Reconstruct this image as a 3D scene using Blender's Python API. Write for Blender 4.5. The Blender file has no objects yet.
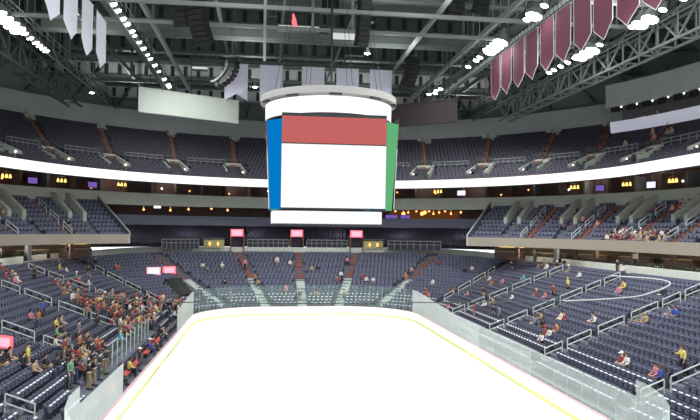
import bpy, math, random
from math import sin, cos, pi, radians as rad, hypot, atan2, sqrt
from mathutils import Vector, Matrix

random.seed(11)
scn = bpy.context.scene
COL = scn.collection

# ---------------------------------------------------------------- colour and materials
def lin(c):
    c = c / 255.0
    return c / 12.92 if c <= .04045 else ((c + .055) / 1.055) ** 2.4

def rgb(r, g, b):
    return (lin(r), lin(g), lin(b), 1)

def mat(name, col, rough=.6, metal=0, var=.12, scale=2.0, emit=None, power=0):
    m = bpy.data.materials.new(name)
    m.use_nodes = True
    nt = m.node_tree
    bs = nt.nodes['Principled BSDF']
    bs.inputs['Roughness'].default_value = rough
    bs.inputs['Metallic'].default_value = metal
    base = rgb(*col)
    if var:
        tc = nt.nodes.new('ShaderNodeTexCoord')
        nz = nt.nodes.new('ShaderNodeTexNoise')
        nz.inputs['Scale'].default_value = scale
        nz.inputs['Detail'].default_value = 3
        mx = nt.nodes.new('ShaderNodeMix')
        mx.data_type = 'RGBA'
        mx.inputs[6].default_value = tuple(c * (1 - var) for c in base[:3]) + (1,)
        mx.inputs[7].default_value = tuple(min(1, c * (1 + var)) for c in base[:3]) + (1,)
        nt.links.new(tc.outputs['Object'], nz.inputs['Vector'])
        nt.links.new(nz.outputs['Fac'], mx.inputs[0])
        nt.links.new(mx.outputs[2], bs.inputs['Base Color'])
    else:
        bs.inputs['Base Color'].default_value = base
    if emit:
        bs.inputs['Emission Color'].default_value = rgb(*emit)
        bs.inputs['Emission Strength'].default_value = power
    return m

def glow(name, col, power):
    m = bpy.data.materials.new(name)
    m.use_nodes = True
    nt = m.node_tree
    nt.nodes.clear()
    e = nt.nodes.new('ShaderNodeEmission')
    e.inputs[0].default_value = rgb(*col)
    e.inputs[1].default_value = power
    o = nt.nodes.new('ShaderNodeOutputMaterial')
    nt.links.new(e.outputs[0], o.inputs[0])
    return m

def glass(name, col, amount):
    m = bpy.data.materials.new(name)
    m.use_nodes = True
    nt = m.node_tree
    nt.nodes.clear()
    t = nt.nodes.new('ShaderNodeBsdfTransparent')
    d1 = nt.nodes.new('ShaderNodeBsdfDiffuse')
    d1.inputs[0].default_value = rgb(*col)
    d2 = nt.nodes.new('ShaderNodeBsdfTranslucent')
    d2.inputs[0].default_value = rgb(*col)
    d = nt.nodes.new('ShaderNodeMixShader')
    d.inputs[0].default_value = .4
    nt.links.new(d1.outputs[0], d.inputs[1])
    nt.links.new(d2.outputs[0], d.inputs[2])
    x = nt.nodes.new('ShaderNodeMixShader')
    tc = nt.nodes.new('ShaderNodeTexCoord')
    nz = nt.nodes.new('ShaderNodeTexNoise')
    nz.inputs['Scale'].default_value = .25
    mr = nt.nodes.new('ShaderNodeMapRange')
    mr.inputs[3].default_value = amount * .85
    mr.inputs[4].default_value = amount * 1.15
    nt.links.new(tc.outputs['Object'], nz.inputs['Vector'])
    nt.links.new(nz.outputs['Fac'], mr.inputs[0])
    nt.links.new(mr.outputs[0], x.inputs[0])
    nt.links.new(t.outputs[0], x.inputs[1])
    nt.links.new(d.outputs[0], x.inputs[2])
    o = nt.nodes.new('ShaderNodeOutputMaterial')
    nt.links.new(x.outputs[0], o.inputs[0])
    return m

M = dict(
    ice=mat('ice', (250, 253, 252), .25, var=.01, scale=.3),
    board=mat('board_white', (250, 252, 248), .4, var=.02),
    kick=mat('kick_yellow', (246, 243, 150), .5, var=.03),
    cap=mat('cap_rail', (200, 160, 162), .5, var=.05),
    glass=glass('rink_glass', (244, 252, 246), .4),
    glass_mid=glass('rink_glass_mid', (247, 254, 248), .5),
    glass_glare=glass('rink_glass_glare', (250, 255, 250), .6),
    glass_end=glass('rink_glass_end', (190, 222, 208), .15),
    post=mat('glass_post', (176, 190, 184), .4, .0, var=.05),
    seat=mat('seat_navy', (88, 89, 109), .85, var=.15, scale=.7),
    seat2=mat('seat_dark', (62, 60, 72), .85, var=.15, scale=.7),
    seatp=mat('seat_pan_pale', (228, 230, 236), .6, var=.05),
    seatg=mat('seat_rim_grey', (104, 105, 128), .6, var=.05),
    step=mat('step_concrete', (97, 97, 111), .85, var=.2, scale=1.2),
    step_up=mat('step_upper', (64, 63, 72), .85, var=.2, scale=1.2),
    concrete=mat('concrete_pale', (172, 174, 164), .85, var=.12, scale=.8),
    concrete2=mat('concrete_grey', (118, 120, 122), .85, var=.14, scale=.6),
    bulk=mat('bulkhead_grey', (164, 166, 165), .85, var=.15, scale=.4),
    beige=mat('fascia_beige', (148, 138, 126), .7, var=.05, scale=.5),
    slate=mat('fascia_slate', (86, 88, 104), .7, var=.08),
    brown=mat('suite_brown', (104, 82, 78), .8, var=.3, scale=.7),
    darkb=mat('concourse_dark', (100, 86, 76), .85, var=.35, scale=.9),
    warm=mat('restaurant_wall_glow', (120, 84, 52), .8, var=.4, scale=1.1, emit=(190, 110, 50), power=.12),  # faint emission of its own paints warm lamp light onto the wall
    purple=mat('mezz_purple', (52, 44, 62), .8, var=.25, scale=.8),
    terra=mat('terracotta_steps', (122, 80, 70), .8, var=.2, scale=2),
    pale_step=mat('pale_steps', (176, 184, 178), .8, var=.12, scale=2),
    aisle=mat('aisle_steps', (88, 86, 92), .8, var=.2, scale=2),
    white=mat('rail_white', (192, 196, 192), .4, var=.04),
    roof=mat('roof_dark', (108, 116, 111), .9, var=.25, scale=.25),
    slot=mat('slot_black', (42, 44, 44), .9, var=.2),
    steel=mat('steel_grey', (78, 84, 80), .6, .0, var=.12),
    steel2=mat('steel_light', (128, 132, 128), .55, .0, var=.1),
    black=mat('black_gear', (26, 27, 30), .6, var=.3, scale=3),
    lav=mat('banner_lavender', (196, 192, 208), .85, var=.04, scale=.6),
    lavw=mat('banner_white', (236, 236, 246), .85, var=.03, scale=.6),
    burg=mat('banner_burgundy', (116, 62, 82), .85, var=.05, scale=.6),
    pale_trim=mat('banner_trim', (214, 206, 212), .8, var=.04),
    boardgrey=mat('sign_pale', (166, 171, 163), .7, var=.03, scale=.4),
    boardbrown=mat('sign_brown', (26, 18, 17), .95, var=.06, scale=.4),
    ringgrey=mat('ring_grey', (158, 154, 150), .6, var=.06),
    gold=mat('gold_lamp_base', (160, 150, 104), .4, .4, var=.1),
    red_bench=mat('bench_red', (178, 74, 66), .6, var=.1),
    plant=mat('planter_green', (62, 70, 52), .9, var=.4, scale=4),
    led=glow('led_white', (255, 255, 255), 1.35),
    screen=glow('screen_white', (254, 254, 254), 1.05),
    led_red=glow('screen_red', (198, 102, 100), 1.0),
    led_blue=glow('screen_blue', (0, 122, 200), 1.0),
    led_green=glow('screen_green', (98, 178, 122), 1.0),
    lens=glow('lamp_lens', (246, 255, 250), 14),
    lens2=glow('lamp_small', (255, 252, 240), 5),
    amber=glow('lamp_amber', (255, 206, 110), 2.2),
    orange=glow('lamp_orange', (255, 176, 96), 2.6),
    strip=glow('strip_glow', (236, 240, 238), .8),
    tvviolet=glow('tv_violet', (128, 100, 190), .8),
    tvwhite=glow('tv_white', (226, 228, 255), 1.4),
    pink=glow('sign_pink', (255, 170, 190), 1.5),
    pinkhot=glow('sign_red', (255, 120, 130), 1.3),
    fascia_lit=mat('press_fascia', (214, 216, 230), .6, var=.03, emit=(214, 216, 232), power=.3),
    parapet=mat('parapet_pale', (196, 198, 188), .85, var=.08),
)

# ---------------------------------------------------------------- mesh builder
class MB:
    def __init__(self):
        self.v = []; self.f = []; self.m = []

    def quad(self, a, b, c, d, mi=0):
        n = len(self.v)
        self.v += [tuple(a), tuple(b), tuple(c), tuple(d)]
        self.f.append((n, n + 1, n + 2, n + 3)); self.m.append(mi)

    def poly(self, pts, mi=0):
        n = len(self.v)
        self.v += [tuple(p) for p in pts]
        self.f.append(tuple(range(n, n + len(pts)))); self.m.append(mi)

    def box(self, c, s, rz=0, mi=0, mx=None):
        n = len(self.v)
        cr, sr = cos(rz), sin(rz)
        for dx, dy, dz in ((-1, -1, -1), (1, -1, -1), (1, 1, -1), (-1, 1, -1), (-1, -1, 1), (1, -1, 1), (1, 1, 1), (-1, 1, 1)):
            x, y, z = dx * s[0] / 2, dy * s[1] / 2, dz * s[2] / 2
            if mx is not None:
                p = mx @ Vector((x, y, z))
                self.v.append((c[0] + p.x, c[1] + p.y, c[2] + p.z))
            else:
                self.v.append((c[0] + x * cr - y * sr, c[1] + x * sr + y * cr, c[2] + z))
        for q in ((0, 3, 2, 1), (4, 5, 6, 7), (0, 1, 5, 4), (1, 2, 6, 5), (2, 3, 7, 6), (3, 0, 4, 7)):
            self.f.append(tuple(n + i for i in q)); self.m.append(mi)

    def bar(self, p, q, w, h=None, mi=0):
        """square bar from p to q"""
        h = h or w
        p, q = Vector(p), Vector(q)
        d = q - p
        L = d.length
        x = d.normalized()
        up = Vector((0, 0, 1)) if abs(x.z) < .95 else Vector((1, 0, 0))
        y = up.cross(x).normalized(); z = x.cross(y)
        mx = Matrix((x, y, z)).transposed()
        self.box((p + q) / 2, (L, w, h), mi=mi, mx=mx)

    def tube(self, pts, r, n=8, mi=0, caps=True):
        rings = []
        pts = [Vector(p) for p in pts]
        rr = r if isinstance(r, (list, tuple)) else [r] * len(pts)
        for i, p in enumerate(pts):
            d = (pts[min(i + 1, len(pts) - 1)] - pts[max(i - 1, 0)]).normalized()
            up = Vector((0, 0, 1)) if abs(d.z) < .95 else Vector((1, 0, 0))
            a = up.cross(d).normalized(); b = d.cross(a)
            k = len(self.v)
            for j in range(n):
                t = 2 * pi * j / n
                self.v.append(tuple(p + a * (rr[i] * cos(t)) + b * (rr[i] * sin(t))))
            rings.append(k)
        for i in range(len(rings) - 1):
            for j in range(n):
                self.f.append((rings[i] + j, rings[i] + (j + 1) % n, rings[i + 1] + (j + 1) % n, rings[i + 1] + j)); self.m.append(mi)
        if caps:
            self.f.append(tuple(rings[0] + j for j in range(n))[::-1]); self.m.append(mi)
            self.f.append(tuple(rings[-1] + j for j in range(n))); self.m.append(mi)

    def sphere(self, c, r, mi=0, n=8, s=(1, 1, 1)):
        k = len(self.v)
        for i in range(1, n):
            a = pi * i / n
            for j in range(n):
                b = 2 * pi * j / n
                self.v.append((c[0] + r * s[0] * sin(a) * cos(b), c[1] + r * s[1] * sin(a) * sin(b), c[2] + r * s[2] * cos(a)))
        t = len(self.v); self.v.append((c[0], c[1], c[2] + r * s[2])); self.v.append((c[0], c[1], c[2] - r * s[2]))
        for i in range(n - 2):
            for j in range(n):
                self.f.append((k + i * n + j, k + (i + 1) * n + j, k + (i + 1) * n + (j + 1) % n, k + i * n + (j + 1) % n)); self.m.append(mi)
        for j in range(n):
            self.f.append((t, k + j, k + (j + 1) % n)); self.m.append(mi)
            self.f.append((t + 1, k + (n - 2) * n + (j + 1) % n, k + (n - 2) * n + j)); self.m.append(mi)

    def sweep(self, prof, a0, a1, step=2.5, mi=0, ends=False):
        """sweep a (radius, height) profile along the stadium-shaped plan"""
        n = max(1, int(round((a1 - a0) / step)))
        k = len(self.v); w = len(prof)
        for i in range(n + 1):
            a = a0 + (a1 - a0) * i / n
            for R, z in prof:
                x, y = SP(R, a)
                self.v.append((x, y, z))
        for i in range(n):
            for j in range(w - 1):
                p = k + i * w + j
                self.f.append((p, p + 1, p + w + 1, p + w)); self.m.append(mi)
        if ends:
            self.f.append(tuple(k + j for j in range(w))); self.m.append(mi)
            self.f.append(tuple(k + n * w + j for j in range(w))[::-1]); self.m.append(mi)

    def mesh(self, name, mats):
        me = bpy.data.meshes.new(name)
        me.from_pydata(self.v, [], self.f)
        for m in (mats if isinstance(mats, (list, tuple)) else [mats]):
            me.materials.append(m)
        me.polygons.foreach_set('material_index', self.m)
        me.update()
        return me

def SP(R, a):
    """plan of the building: half-circle of radius R behind the far end (a 0..180), straight sides below that"""
    if a < 0: return R, 7.5 + a * .5
    if a > 180: return -R, 7.5 - (a - 180) * .5
    return R * cos(rad(a)), 7.5 + R * sin(rad(a))

def SN(a):
    """outward direction at that plan angle"""
    a = min(180, max(0, a))
    return cos(rad(a)), sin(rad(a))

def tag(o, label=None, cat=None, group=None, kind=None):
    if label: o['label'] = label
    if cat: o['category'] = cat
    if group: o['group'] = group
    if kind: o['kind'] = kind
    return o

def obj(name, mb, mats, parent=None, loc=None, rz=0):
    me = mb.mesh(name, mats) if isinstance(mb, MB) else mb
    o = bpy.data.objects.new(name, me)
    COL.objects.link(o)
    if parent: o.parent = parent
    if loc: o.location = loc
    o.rotation_euler.z = rz
    return o

def thing(name, label, cat, loc=(0, 0, 0), rz=0, group=None):
    o = bpy.data.objects.new(name, None)
    o.empty_display_size = .3
    COL.objects.link(o)
    o.location = loc; o.rotation_euler.z = rz
    return tag(o, label, cat, group)

def struct(name, mb, mats, label=None, parent=None):
    return tag(obj(name, mb, mats, parent), label, None, None, 'structure')

def dup(root, loc, rz, label=None, group=None):
    r = root.copy(); COL.objects.link(r); r.location = loc; r.rotation_euler = (0, 0, rz)
    if label: r['label'] = label
    if group: r['group'] = group
    for ch in list(root.children):
        c = ch.copy(); COL.objects.link(c); c.parent = r
        for g in list(ch.children):
            d = g.copy(); COL.objects.link(d); d.parent = c
    return r

ORD = ['zeroth', 'first', 'second', 'third', 'fourth', 'fifth', 'sixth', 'seventh', 'eighth', 'ninth', 'tenth', 'eleventh', 'twelfth',
       'thirteenth', 'fourteenth', 'fifteenth', 'sixteenth', 'seventeenth', 'eighteenth', 'nineteenth', 'twentieth', 'twenty-first', 'twenty-second', 'twenty-third', 'twenty-fourth', 'twenty-fifth', 'twenty-sixth', 'twenty-seventh', 'twenty-eighth']
def side(x): return 'left' if x < 0 else 'right'

# ---------------------------------------------------------------- lower bowl geometry
IN = (14.4, 32.0, 9.6, .55); OUT = (31.6, 46.5, 19.0, 7.1); NR = 21
def par(s): return [IN[i] + (OUT[i] - IN[i]) * s for i in range(3)]
def zb(y, s): return IN[3] + (OUT[3] - IN[3]) * s + .6 * s * min(1, max(0, (y - 36) / 8))

def rrect(a, b, r, nc=14, ns=12):
    """closed rounded rectangle as points with outward normals"""
    P = []
    def line(x0, y0, x1, y1, nx, ny):
        for i in range(ns): P.append((x0 + (x1 - x0) * i / ns, y0 + (y1 - y0) * i / ns, nx, ny))
    def arc(cx, cy, t0):
        for i in range(nc):
            t = rad(t0 + 90 * i / nc); P.append((cx + r * cos(t), cy + r * sin(t), cos(t), sin(t)))
    line(a, -(b - r), a, b - r, 1, 0); arc(a - r, b - r, 0)
    line(a - r, b, -(a - r), b, 0, 1); arc(-(a - r), b - r, 90)
    line(-a, b - r, -a, -(b - r), -1, 0); arc(-(a - r), -(b - r), 180)
    line(-(a - r), -b, a - r, -b, 0, -1); arc(a - r, -(b - r), 270)
    return P

def sof(x, y):
    """which fraction up the lower bowl a plan point is"""
    lo, hi = -.6, 1.6
    for _ in range(36):
        m = (lo + hi) / 2
        a, b, r = par(m)
        qx = abs(x) - (a - r); qy = abs(y) - (b - r)
        d = hypot(max(qx, 0), max(qy, 0)) + min(max(qx, qy), 0) - r
        if d > 0: lo = m
        else: hi = m
    return lo

def inward(x, y):
    s = sof(x, y); e = .05
    gx = sof(x + e, y) - s; gy = sof(x, y + e) - s
    L = hypot(gx, gy) or 1
    return -gx / L, -gy / L

def walk(pts, step, off=0):
    """evenly spaced points along a closed plan curve"""
    out = []; d = off
    n = len(pts)
    for i in range(n):
        p, q = pts[i], pts[(i + 1) % n]
        L = hypot(q[0] - p[0], q[1] - p[1])
        while d < L:
            t = d / L
            out.append((p[0] + (q[0] - p[0]) * t, p[1] + (q[1] - p[1]) * t, p[2] + (q[2] - p[2]) * t, p[3] + (q[3] - p[3]) * t))
            d += step
        d -= L
    return out

# aisles of the lower bowl: bottom point, top point
AISLES = []
for sx in (1, -1):
    for i, y in enumerate((-17.5, -5.0, 7.0, 19.0)):
        AISLES.append(((sx * 14.6, y), (sx * 31.4, y), ('nearest', 'second', 'third', 'fourth')[i], sx))
    AISLES.append(((sx * 16.0, 26.4), (sx * 29.3, 34.0), 'fifth', sx))
    AISLES.append(((sx * 10.3, 32.2), (sx * 20.6, 43.4), 'corner', sx))
    AISLES.append(((sx * 4.6, 32.2), (sx * 9.0, 46.3), 'end', sx))
AISLES.append(((0, 32.2), (0, 46.4), 'middle', 0))

def near_seg(x, y, A):
    (x0, y0), (x1, y1) = A[0], A[1]
    dx, dy = x1 - x0, y1 - y0
    t = max(-.05, min(1.05, ((x - x0) * dx + (y - y0) * dy) / (dx * dx + dy * dy)))
    return hypot(x - x0 - t * dx, y - y0 - t * dy)

# camera numbers, also used to decide which seats are near enough to be built one by one
CAM = Vector((-4.90, -51.23, 10.816)); YAW, PITCH, ROLL, FOC = .13062, .03153, .01047, 640.0
cF = Vector((sin(YAW) * cos(PITCH), cos(YAW) * cos(PITCH), sin(PITCH)))
r0 = Vector((cos(YAW), -sin(YAW), 0)); u0 = r0.cross(cF)
cR = r0 * cos(ROLL) + u0 * sin(ROLL); cU = u0 * cos(ROLL) - r0 * sin(ROLL)
def in_view(p, m=0):
    d = Vector(p) - CAM
    z = d.dot(cF)
    if z < 1: return None
    x = 350 + FOC * d.dot(cR) / z; y = 210 - FOC * d.dot(cU) / z
    return z if -m < x < 700 + m and -m < y < 420 + m else None
PEOPLE = [
  (18.7,28.47,'s','red'), (19.44,27.86,'s','black'), (19.52,24.83,'s','pink'), (16.59,22.12,'s','pink'), (17.55,20.17,'s','grey'),
  (17.35,14.65,'t','red'), (20.59,21.04,'t','black'), (22.91,25.45,'s','orange'), (23.49,27.79,'s','white'), (23.87,23.9,'s','pink'),
  (17.87,10.94,'t','black'), (18.12,9.49,'t','grey'), (18.72,16.37,'s','white'), (19.33,16.18,'s','tan'), (21.77,14.72,'s','white'),
  (25.71,21.42,'s','teal'), (22.96,12.23,'s','red'), (22.78,10.14,'s','pink'), (23.68,9.7,'t','red'), (25.69,10.02,'t','yellow'),
  (20.71,0.95,'s','red'), (20.73,1.55,'s','white'), (19.56,4.04,'s','black'), (18.94,1.61,'s','black'), (19.13,3.49,'s','grey'),
  (18.88,-1.01,'s','orange'), (18.25,-1.43,'s','white'), (17.52,-1.72,'s','white'), (18.36,-0.63,'s','red'), (22.8,35.12,'s','black'),
  (23.23,34.66,'s','white'), (28.58,24.74,'s','tan'), (28.37,22.25,'s','white'), (29.2,24.96,'s','tan'), (29.16,21.23,'s','black'),
  (29.18,19.21,'t','black'), (27.14,28.58,'t','black'), (28.43,16.69,'s','grey'), (28.05,12.61,'s','white'), (26.71,2.91,'s','red'),
  (26.59,2.22,'s','pink'), (27.15,2.85,'s','yellow'), (30.31,9.26,'t','black'), (30.21,8.36,'s','white'), (21.56,-2.51,'s','white'),
  (24.54,-8.08,'s','blue'), (24.47,-7.36,'s','grey'), (22.77,-6.92,'s','tan'), (22.83,-6.32,'s','grey'), (27.12,-2.9,'s','black'),
  (21.66,-2.32,'s','grey'), (18.32,-12.13,'s','red'), (18.31,-12.74,'s','white'), (17.73,-15.78,'s','pink'), (17.78,-16.19,'s','blue'),
  (19.83,-16.08,'t','yellow'), (19.39,3.86,'s','tan'), (15.89,30.27,'s','red'), (16.22,30.02,'s','pink'), (15.85,31.18,'s','red'),
  (17.73,33.72,'s','white'), (-6.25,37.98,'t','orange'), (-5.83,37.43,'s','tan'), (-13.53,40.6,'s','white'), (-12.97,40.53,'s','grey'),
  (-10.97,41.47,'s','white'), (-7.75,41.55,'t','pink'), (-2.07,35.55,'s','pink'), (-1.32,42.31,'s','white'), (1.75,40.32,'s','tan'),
  (2.65,40.9,'s','black'), (5.08,37.9,'s','red'), (5.78,39.1,'s','white'), (7.09,42.81,'s','pink'), (5.7,34.74,'s','tan'),
  (9.22,38.16,'s','white'), (10.15,37.74,'s','white'), (8.72,38.63,'s','red'), (14.69,37.54,'s','orange'), (16.13,39.43,'s','pink'),
  (19.97,39.41,'s','red'), (-9.41,34.2,'s','grey'), (-0.26,34.12,'s','black'), (1.89,34.34,'s','tan'), (-3.21,41.86,'t','white'),
  (-10.24,37.0,'s','black'), (-17.58,-3.87,'t','black'), (-17.08,-4.24,'s','tan'), (-16.89,-8.4,'t','black'), (-16.61,-4.19,'t','red'),
  (-16.76,-2.26,'s','black'), (-17.27,-7.95,'s','black'), (-16.19,-3.44,'t','black'), (-16.54,-8.54,'s','red'), (-17.69,-2.45,'s','orange'),
  (-18.4,-11.55,'s','tan'), (-22.33,-0.48,'s','pink'), (-22.4,1.65,'t','blue'), (-21.01,-1.65,'t','orange'), (-20.01,-2.37,'s','green'),
  (-20.28,0.08,'s','yellow'), (-20.38,1.4,'s','tan'), (-19.94,-1.47,'s','black'), (-19.03,-0.27,'t','grey'), (-17.7,-0.53,'s','tan'),
  (-17.24,-1.19,'s','orange'), (-18.89,5.67,'s','red'), (-19.17,5.5,'s','black'), (-17.33,6.09,'t','white'), (-16.67,3.08,'s','teal'),
  (-19.47,-12.23,'s','black'), (-19.43,-11.02,'s','black'), (-19.76,-10.88,'s','tan'), (-18.95,-10.77,'t','yellow'), (-18.58,-11.02,'s','black'),
  (-18.26,-6.52,'t','red'), (-18.84,-5.24,'s','white'), (-16.7,-10.84,'t','green'), (-17.21,-10.68,'t','black'), (-17.72,-9.81,'s','black'),
  (-17.77,-5.57,'t','grey'), (-17.17,-5.84,'s','red'), (-17.13,-5.04,'s','tan'), (-17.05,-6.97,'s','pink'), (-16.32,-9.78,'t','black'),
  (-15.92,-9.93,'t','black'), (-15.83,-8.93,'t','black'), (-15.92,-7.4,'t','black'), (-16.43,-7.14,'s','grey'), (-16.01,-5.78,'t','black'),
  (-16.57,-5.41,'s','black'), (-19.13,-11.06,'s','black'), (-29.38,12.97,'s','red'), (-28.76,12.29,'s','red'), (-28.31,12.04,'s','white'),
  (-27.7,11.36,'s','grey'), (-28.01,9.88,'s','red'), (-26.99,10.37,'s','white'), (-27.4,9.61,'s','pink'), (-27.56,24.96,'s','yellow'),
  (-27.05,24.7,'s','white'), (-25.7,26.96,'t','black'), (-25.38,27.03,'s','white'), (-24.7,20.59,'s','red'), (-24.31,21.05,'s','red'),
  (-23.91,21.5,'s','white'), (-25.1,22.75,'s','grey'), (-25.31,15.62,'s','red'), (-24.7,14.83,'s','red'), (-24.18,12.86,'s','orange'),
  (-24.21,14.78,'s','tan'), (-24.01,34.4,'s','red'), (-23.7,34.66,'s','orange'), (-24.46,16.93,'s','pink'), (-25.63,31.99,'t','black'),
  (-26.85,14.28,'t','black'), (-21.43,14.74,'t','grey'), (-20.78,14.06,'t','red'), (-16.44,26.25,'t','white'), (-16.35,15.34,'t','red'),
  (-18.24,17.28,'t','tan'), (-16.9,20.96,'s','red'), (-17.88,8.26,'t','black'), (-20.8,9.11,'t','red'), (-18.59,14.5,'s','red'),
  (-16.9,15.91,'t','white'), (-17.77,8.85,'s','tan'), (-14.58,26.63,'t','red'), (-14.21,27.08,'s','white'), (-19.85,18.79,'t','tan'),
  (-14.14,26.27,'t','white'), (-22.16,9.48,'t','white'), (-17.41,14.56,'t','black'), (-16.69,12.96,'s','red'), (-15.73,24.75,'t','pink'),
  (-19.8,8.59,'t','red'), (-19.41,15.51,'t','red'), (-20.55,12.11,'t','yellow'), (-15.48,27.34,'s','tan'), (-16.38,4.95,'s','yellow'),
  (-17.88,15.22,'t','black'), (-16.77,4.19,'t','red'), (-17.82,15.82,'t','red'), (-15.55,25.94,'t','orange'), (-22.06,12.09,'s','tan'),
  (-15.91,13.17,'t','tan'), (-14.33,22.37,'s','white'), (-19.61,14.82,'s','white'), (-14.84,25.35,'t','white'), (-21.79,10.24,'t','pink'),
  (-20.26,13.49,'t','tan'), (-14.7,23.72,'t','white'), (-19.54,9.37,'t','red'), (-18.34,22.95,'t','black'), (-16.83,26.7,'t','red'),
  (-16.11,14.61,'s','red'), (-16.94,25.0,'t','red'), (-17.3,12.83,'t','red'), (-18.82,11.1,'t','red'), (-14.32,24.89,'t','grey'),
  (-17.27,19.89,'t','pink'), (-21.61,9.01,'t','red'), (-17.51,10.84,'s','orange'), (-20.79,12.85,'t','white'), (-19.54,19.36,'t','red'),
  (-18.02,7.67,'t','red'), (-19.68,17.66,'t','grey'), (-17.87,20.17,'s','red'), (-21.92,13.49,'t','red'), (-18.98,9.6,'t','red'),
  (-18.71,21.98,'s','red'), (-17.37,21.52,'s','white'), (-16.95,14.0,'t','white'), (-18.59,12.28,'t','yellow'), (-15.03,28.29,'t','red'),
  (-19.68,10.49,'t','tan'), (-16.8,18.32,'s','orange'), (-21.5,9.7,'t','red'), (-14.14,28.58,'t','red'), (-20.18,17.42,'t','tan'),
  (-16.19,18.86,'t','white'), (-16.53,11.73,'s','pink'), (-20.57,8.58,'s','tan'), (-18.35,7.11,'s','red'), (-19.74,19.88,'s','tan'),
  (-21.34,12.61,'s','orange'), (-21.53,11.32,'s','red'), (-20.09,15.29,'s','red'), (-17.68,23.37,'t','red'), (-17.43,11.64,'t','red'),
  (-16.93,8.85,'t','tan'), (-17.7,23.98,'t','white'), (-16.75,22.25,'t','white'), (-16.04,10.87,'t','tan'), (-15.08,24.27,'t','black'),
  (-16.57,9.82,'t','yellow'), (-18.25,13.96,'t','white'), (-16.12,6.03,'t','pink'), (-18.16,18.59,'t','pink'), (-20.81,11.03,'t','orange'),
  (-16.39,17.87,'t','orange'), (-15.27,23.49,'s','black'), (-16.8,25.69,'t','tan'), (-18.28,9.32,'t','red'), (-16.07,9.36,'s','orange'),
  (-16.26,21.89,'t','red'), (-16.32,20.49,'s','yellow'), (-18.91,16.76,'t','orange'), (-20.34,7.95,'t','red'), (-19.99,16.89,'t','orange'),
  (-19.27,12.36,'t','black'), (-18.69,13.5,'s','red'), (-16.92,7.74,'s','red'), (-18.11,21.81,'t','black'), (-18.35,10.03,'t','red'),
  (-15.23,26.5,'t','red'), (-19.71,11.61,'s','red'), (-17.41,13.65,'t','grey'), (-22.1,11.09,'t','tan'), (-16.19,7.45,'t','grey'),
  (-16.88,22.97,'t','tan'), (-18.39,19.52,'t','tan'), (-18.82,21.09,'t','red'), (-20.66,15.76,'t','grey'), (-16.94,10.87,'t','grey'),
  (-16.15,24.0,'t','red'), (-16.04,22.77,'t','black'), (-16.4,8.49,'t','red'),
]
SPOT_P, WORLD_P, UP_P = 6800, 1.8, 1500
LM = (-20.1, -10.6, 2.8)

# ================================================================ SETTING
mb = MB()
mb.box((0, 2, -.3), (100, 120, .5))
struct('floor', mb, M['step'], 'grey concrete arena floor under the rink and stands')
mb = MB()
pts = rrect(12.9, 30.43, 8.48)
mb.poly([(p[0], p[1], .02) for p in pts])
struct('floor_ice', mb, M['ice'], 'bright white ice sheet of the rink')

# lower bowl terraces
def ring_pts(s):
    a, b, r = par(s)
    return rrect(a, b, r)
mb = MB()
rings = []
for k in range(NR + 1):
    P = ring_pts(k / NR)
    for zk in ([k - 1, k] if k else [k]):
        if zk >= NR: continue
        rings.append(len(mb.v))
        for p in P: mb.v.append((p[0], p[1], zb(p[1], zk / NR)))
n = len(P)
for i in range(len(rings) - 1):
    for j in range(n):
        y = mb.v[rings[i] + j][1]
        if y < -33: continue
        mb.f.append((rings[i] + j, rings[i] + (j + 1) % n, rings[i + 1] + (j + 1) % n, rings[i + 1] + j)); mb.m.append(0)
struct('floor_lower_bowl', mb, M['step'], 'stepped grey concrete terraces of the lower stand')

# parapet round the top of the lower bowl
mb = MB()
P = ring_pts(1.0); Q = ring_pts(1.02)
for j in range(n):
    p, q, p2, q2 = P[j], P[(j + 1) % n], Q[j], Q[(j + 1) % n]
    if min(p[1], q[1]) < -31: continue
    def zt(v): return zb(v[1], 1) + .42
    mb.quad((p[0], p[1], 6.0), (q[0], q[1], 6.0), (q[0], q[1], zt(q)), (p[0], p[1], zt(p)))
    mb.quad((p[0], p[1], zt(p)), (q[0], q[1], zt(q)), (q2[0], q2[1], zt(q)), (p2[0], p2[1], zt(p)))
    mb.quad((p2[0], p2[1], zt(p)), (q2[0], q2[1], zt(q)), (q2[0], q2[1], 6.0), (p2[0], p2[1], 6.0))
struct('trim_1', mb, M['parapet'], 'pale concrete parapet along the top of the lower stand')

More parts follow.
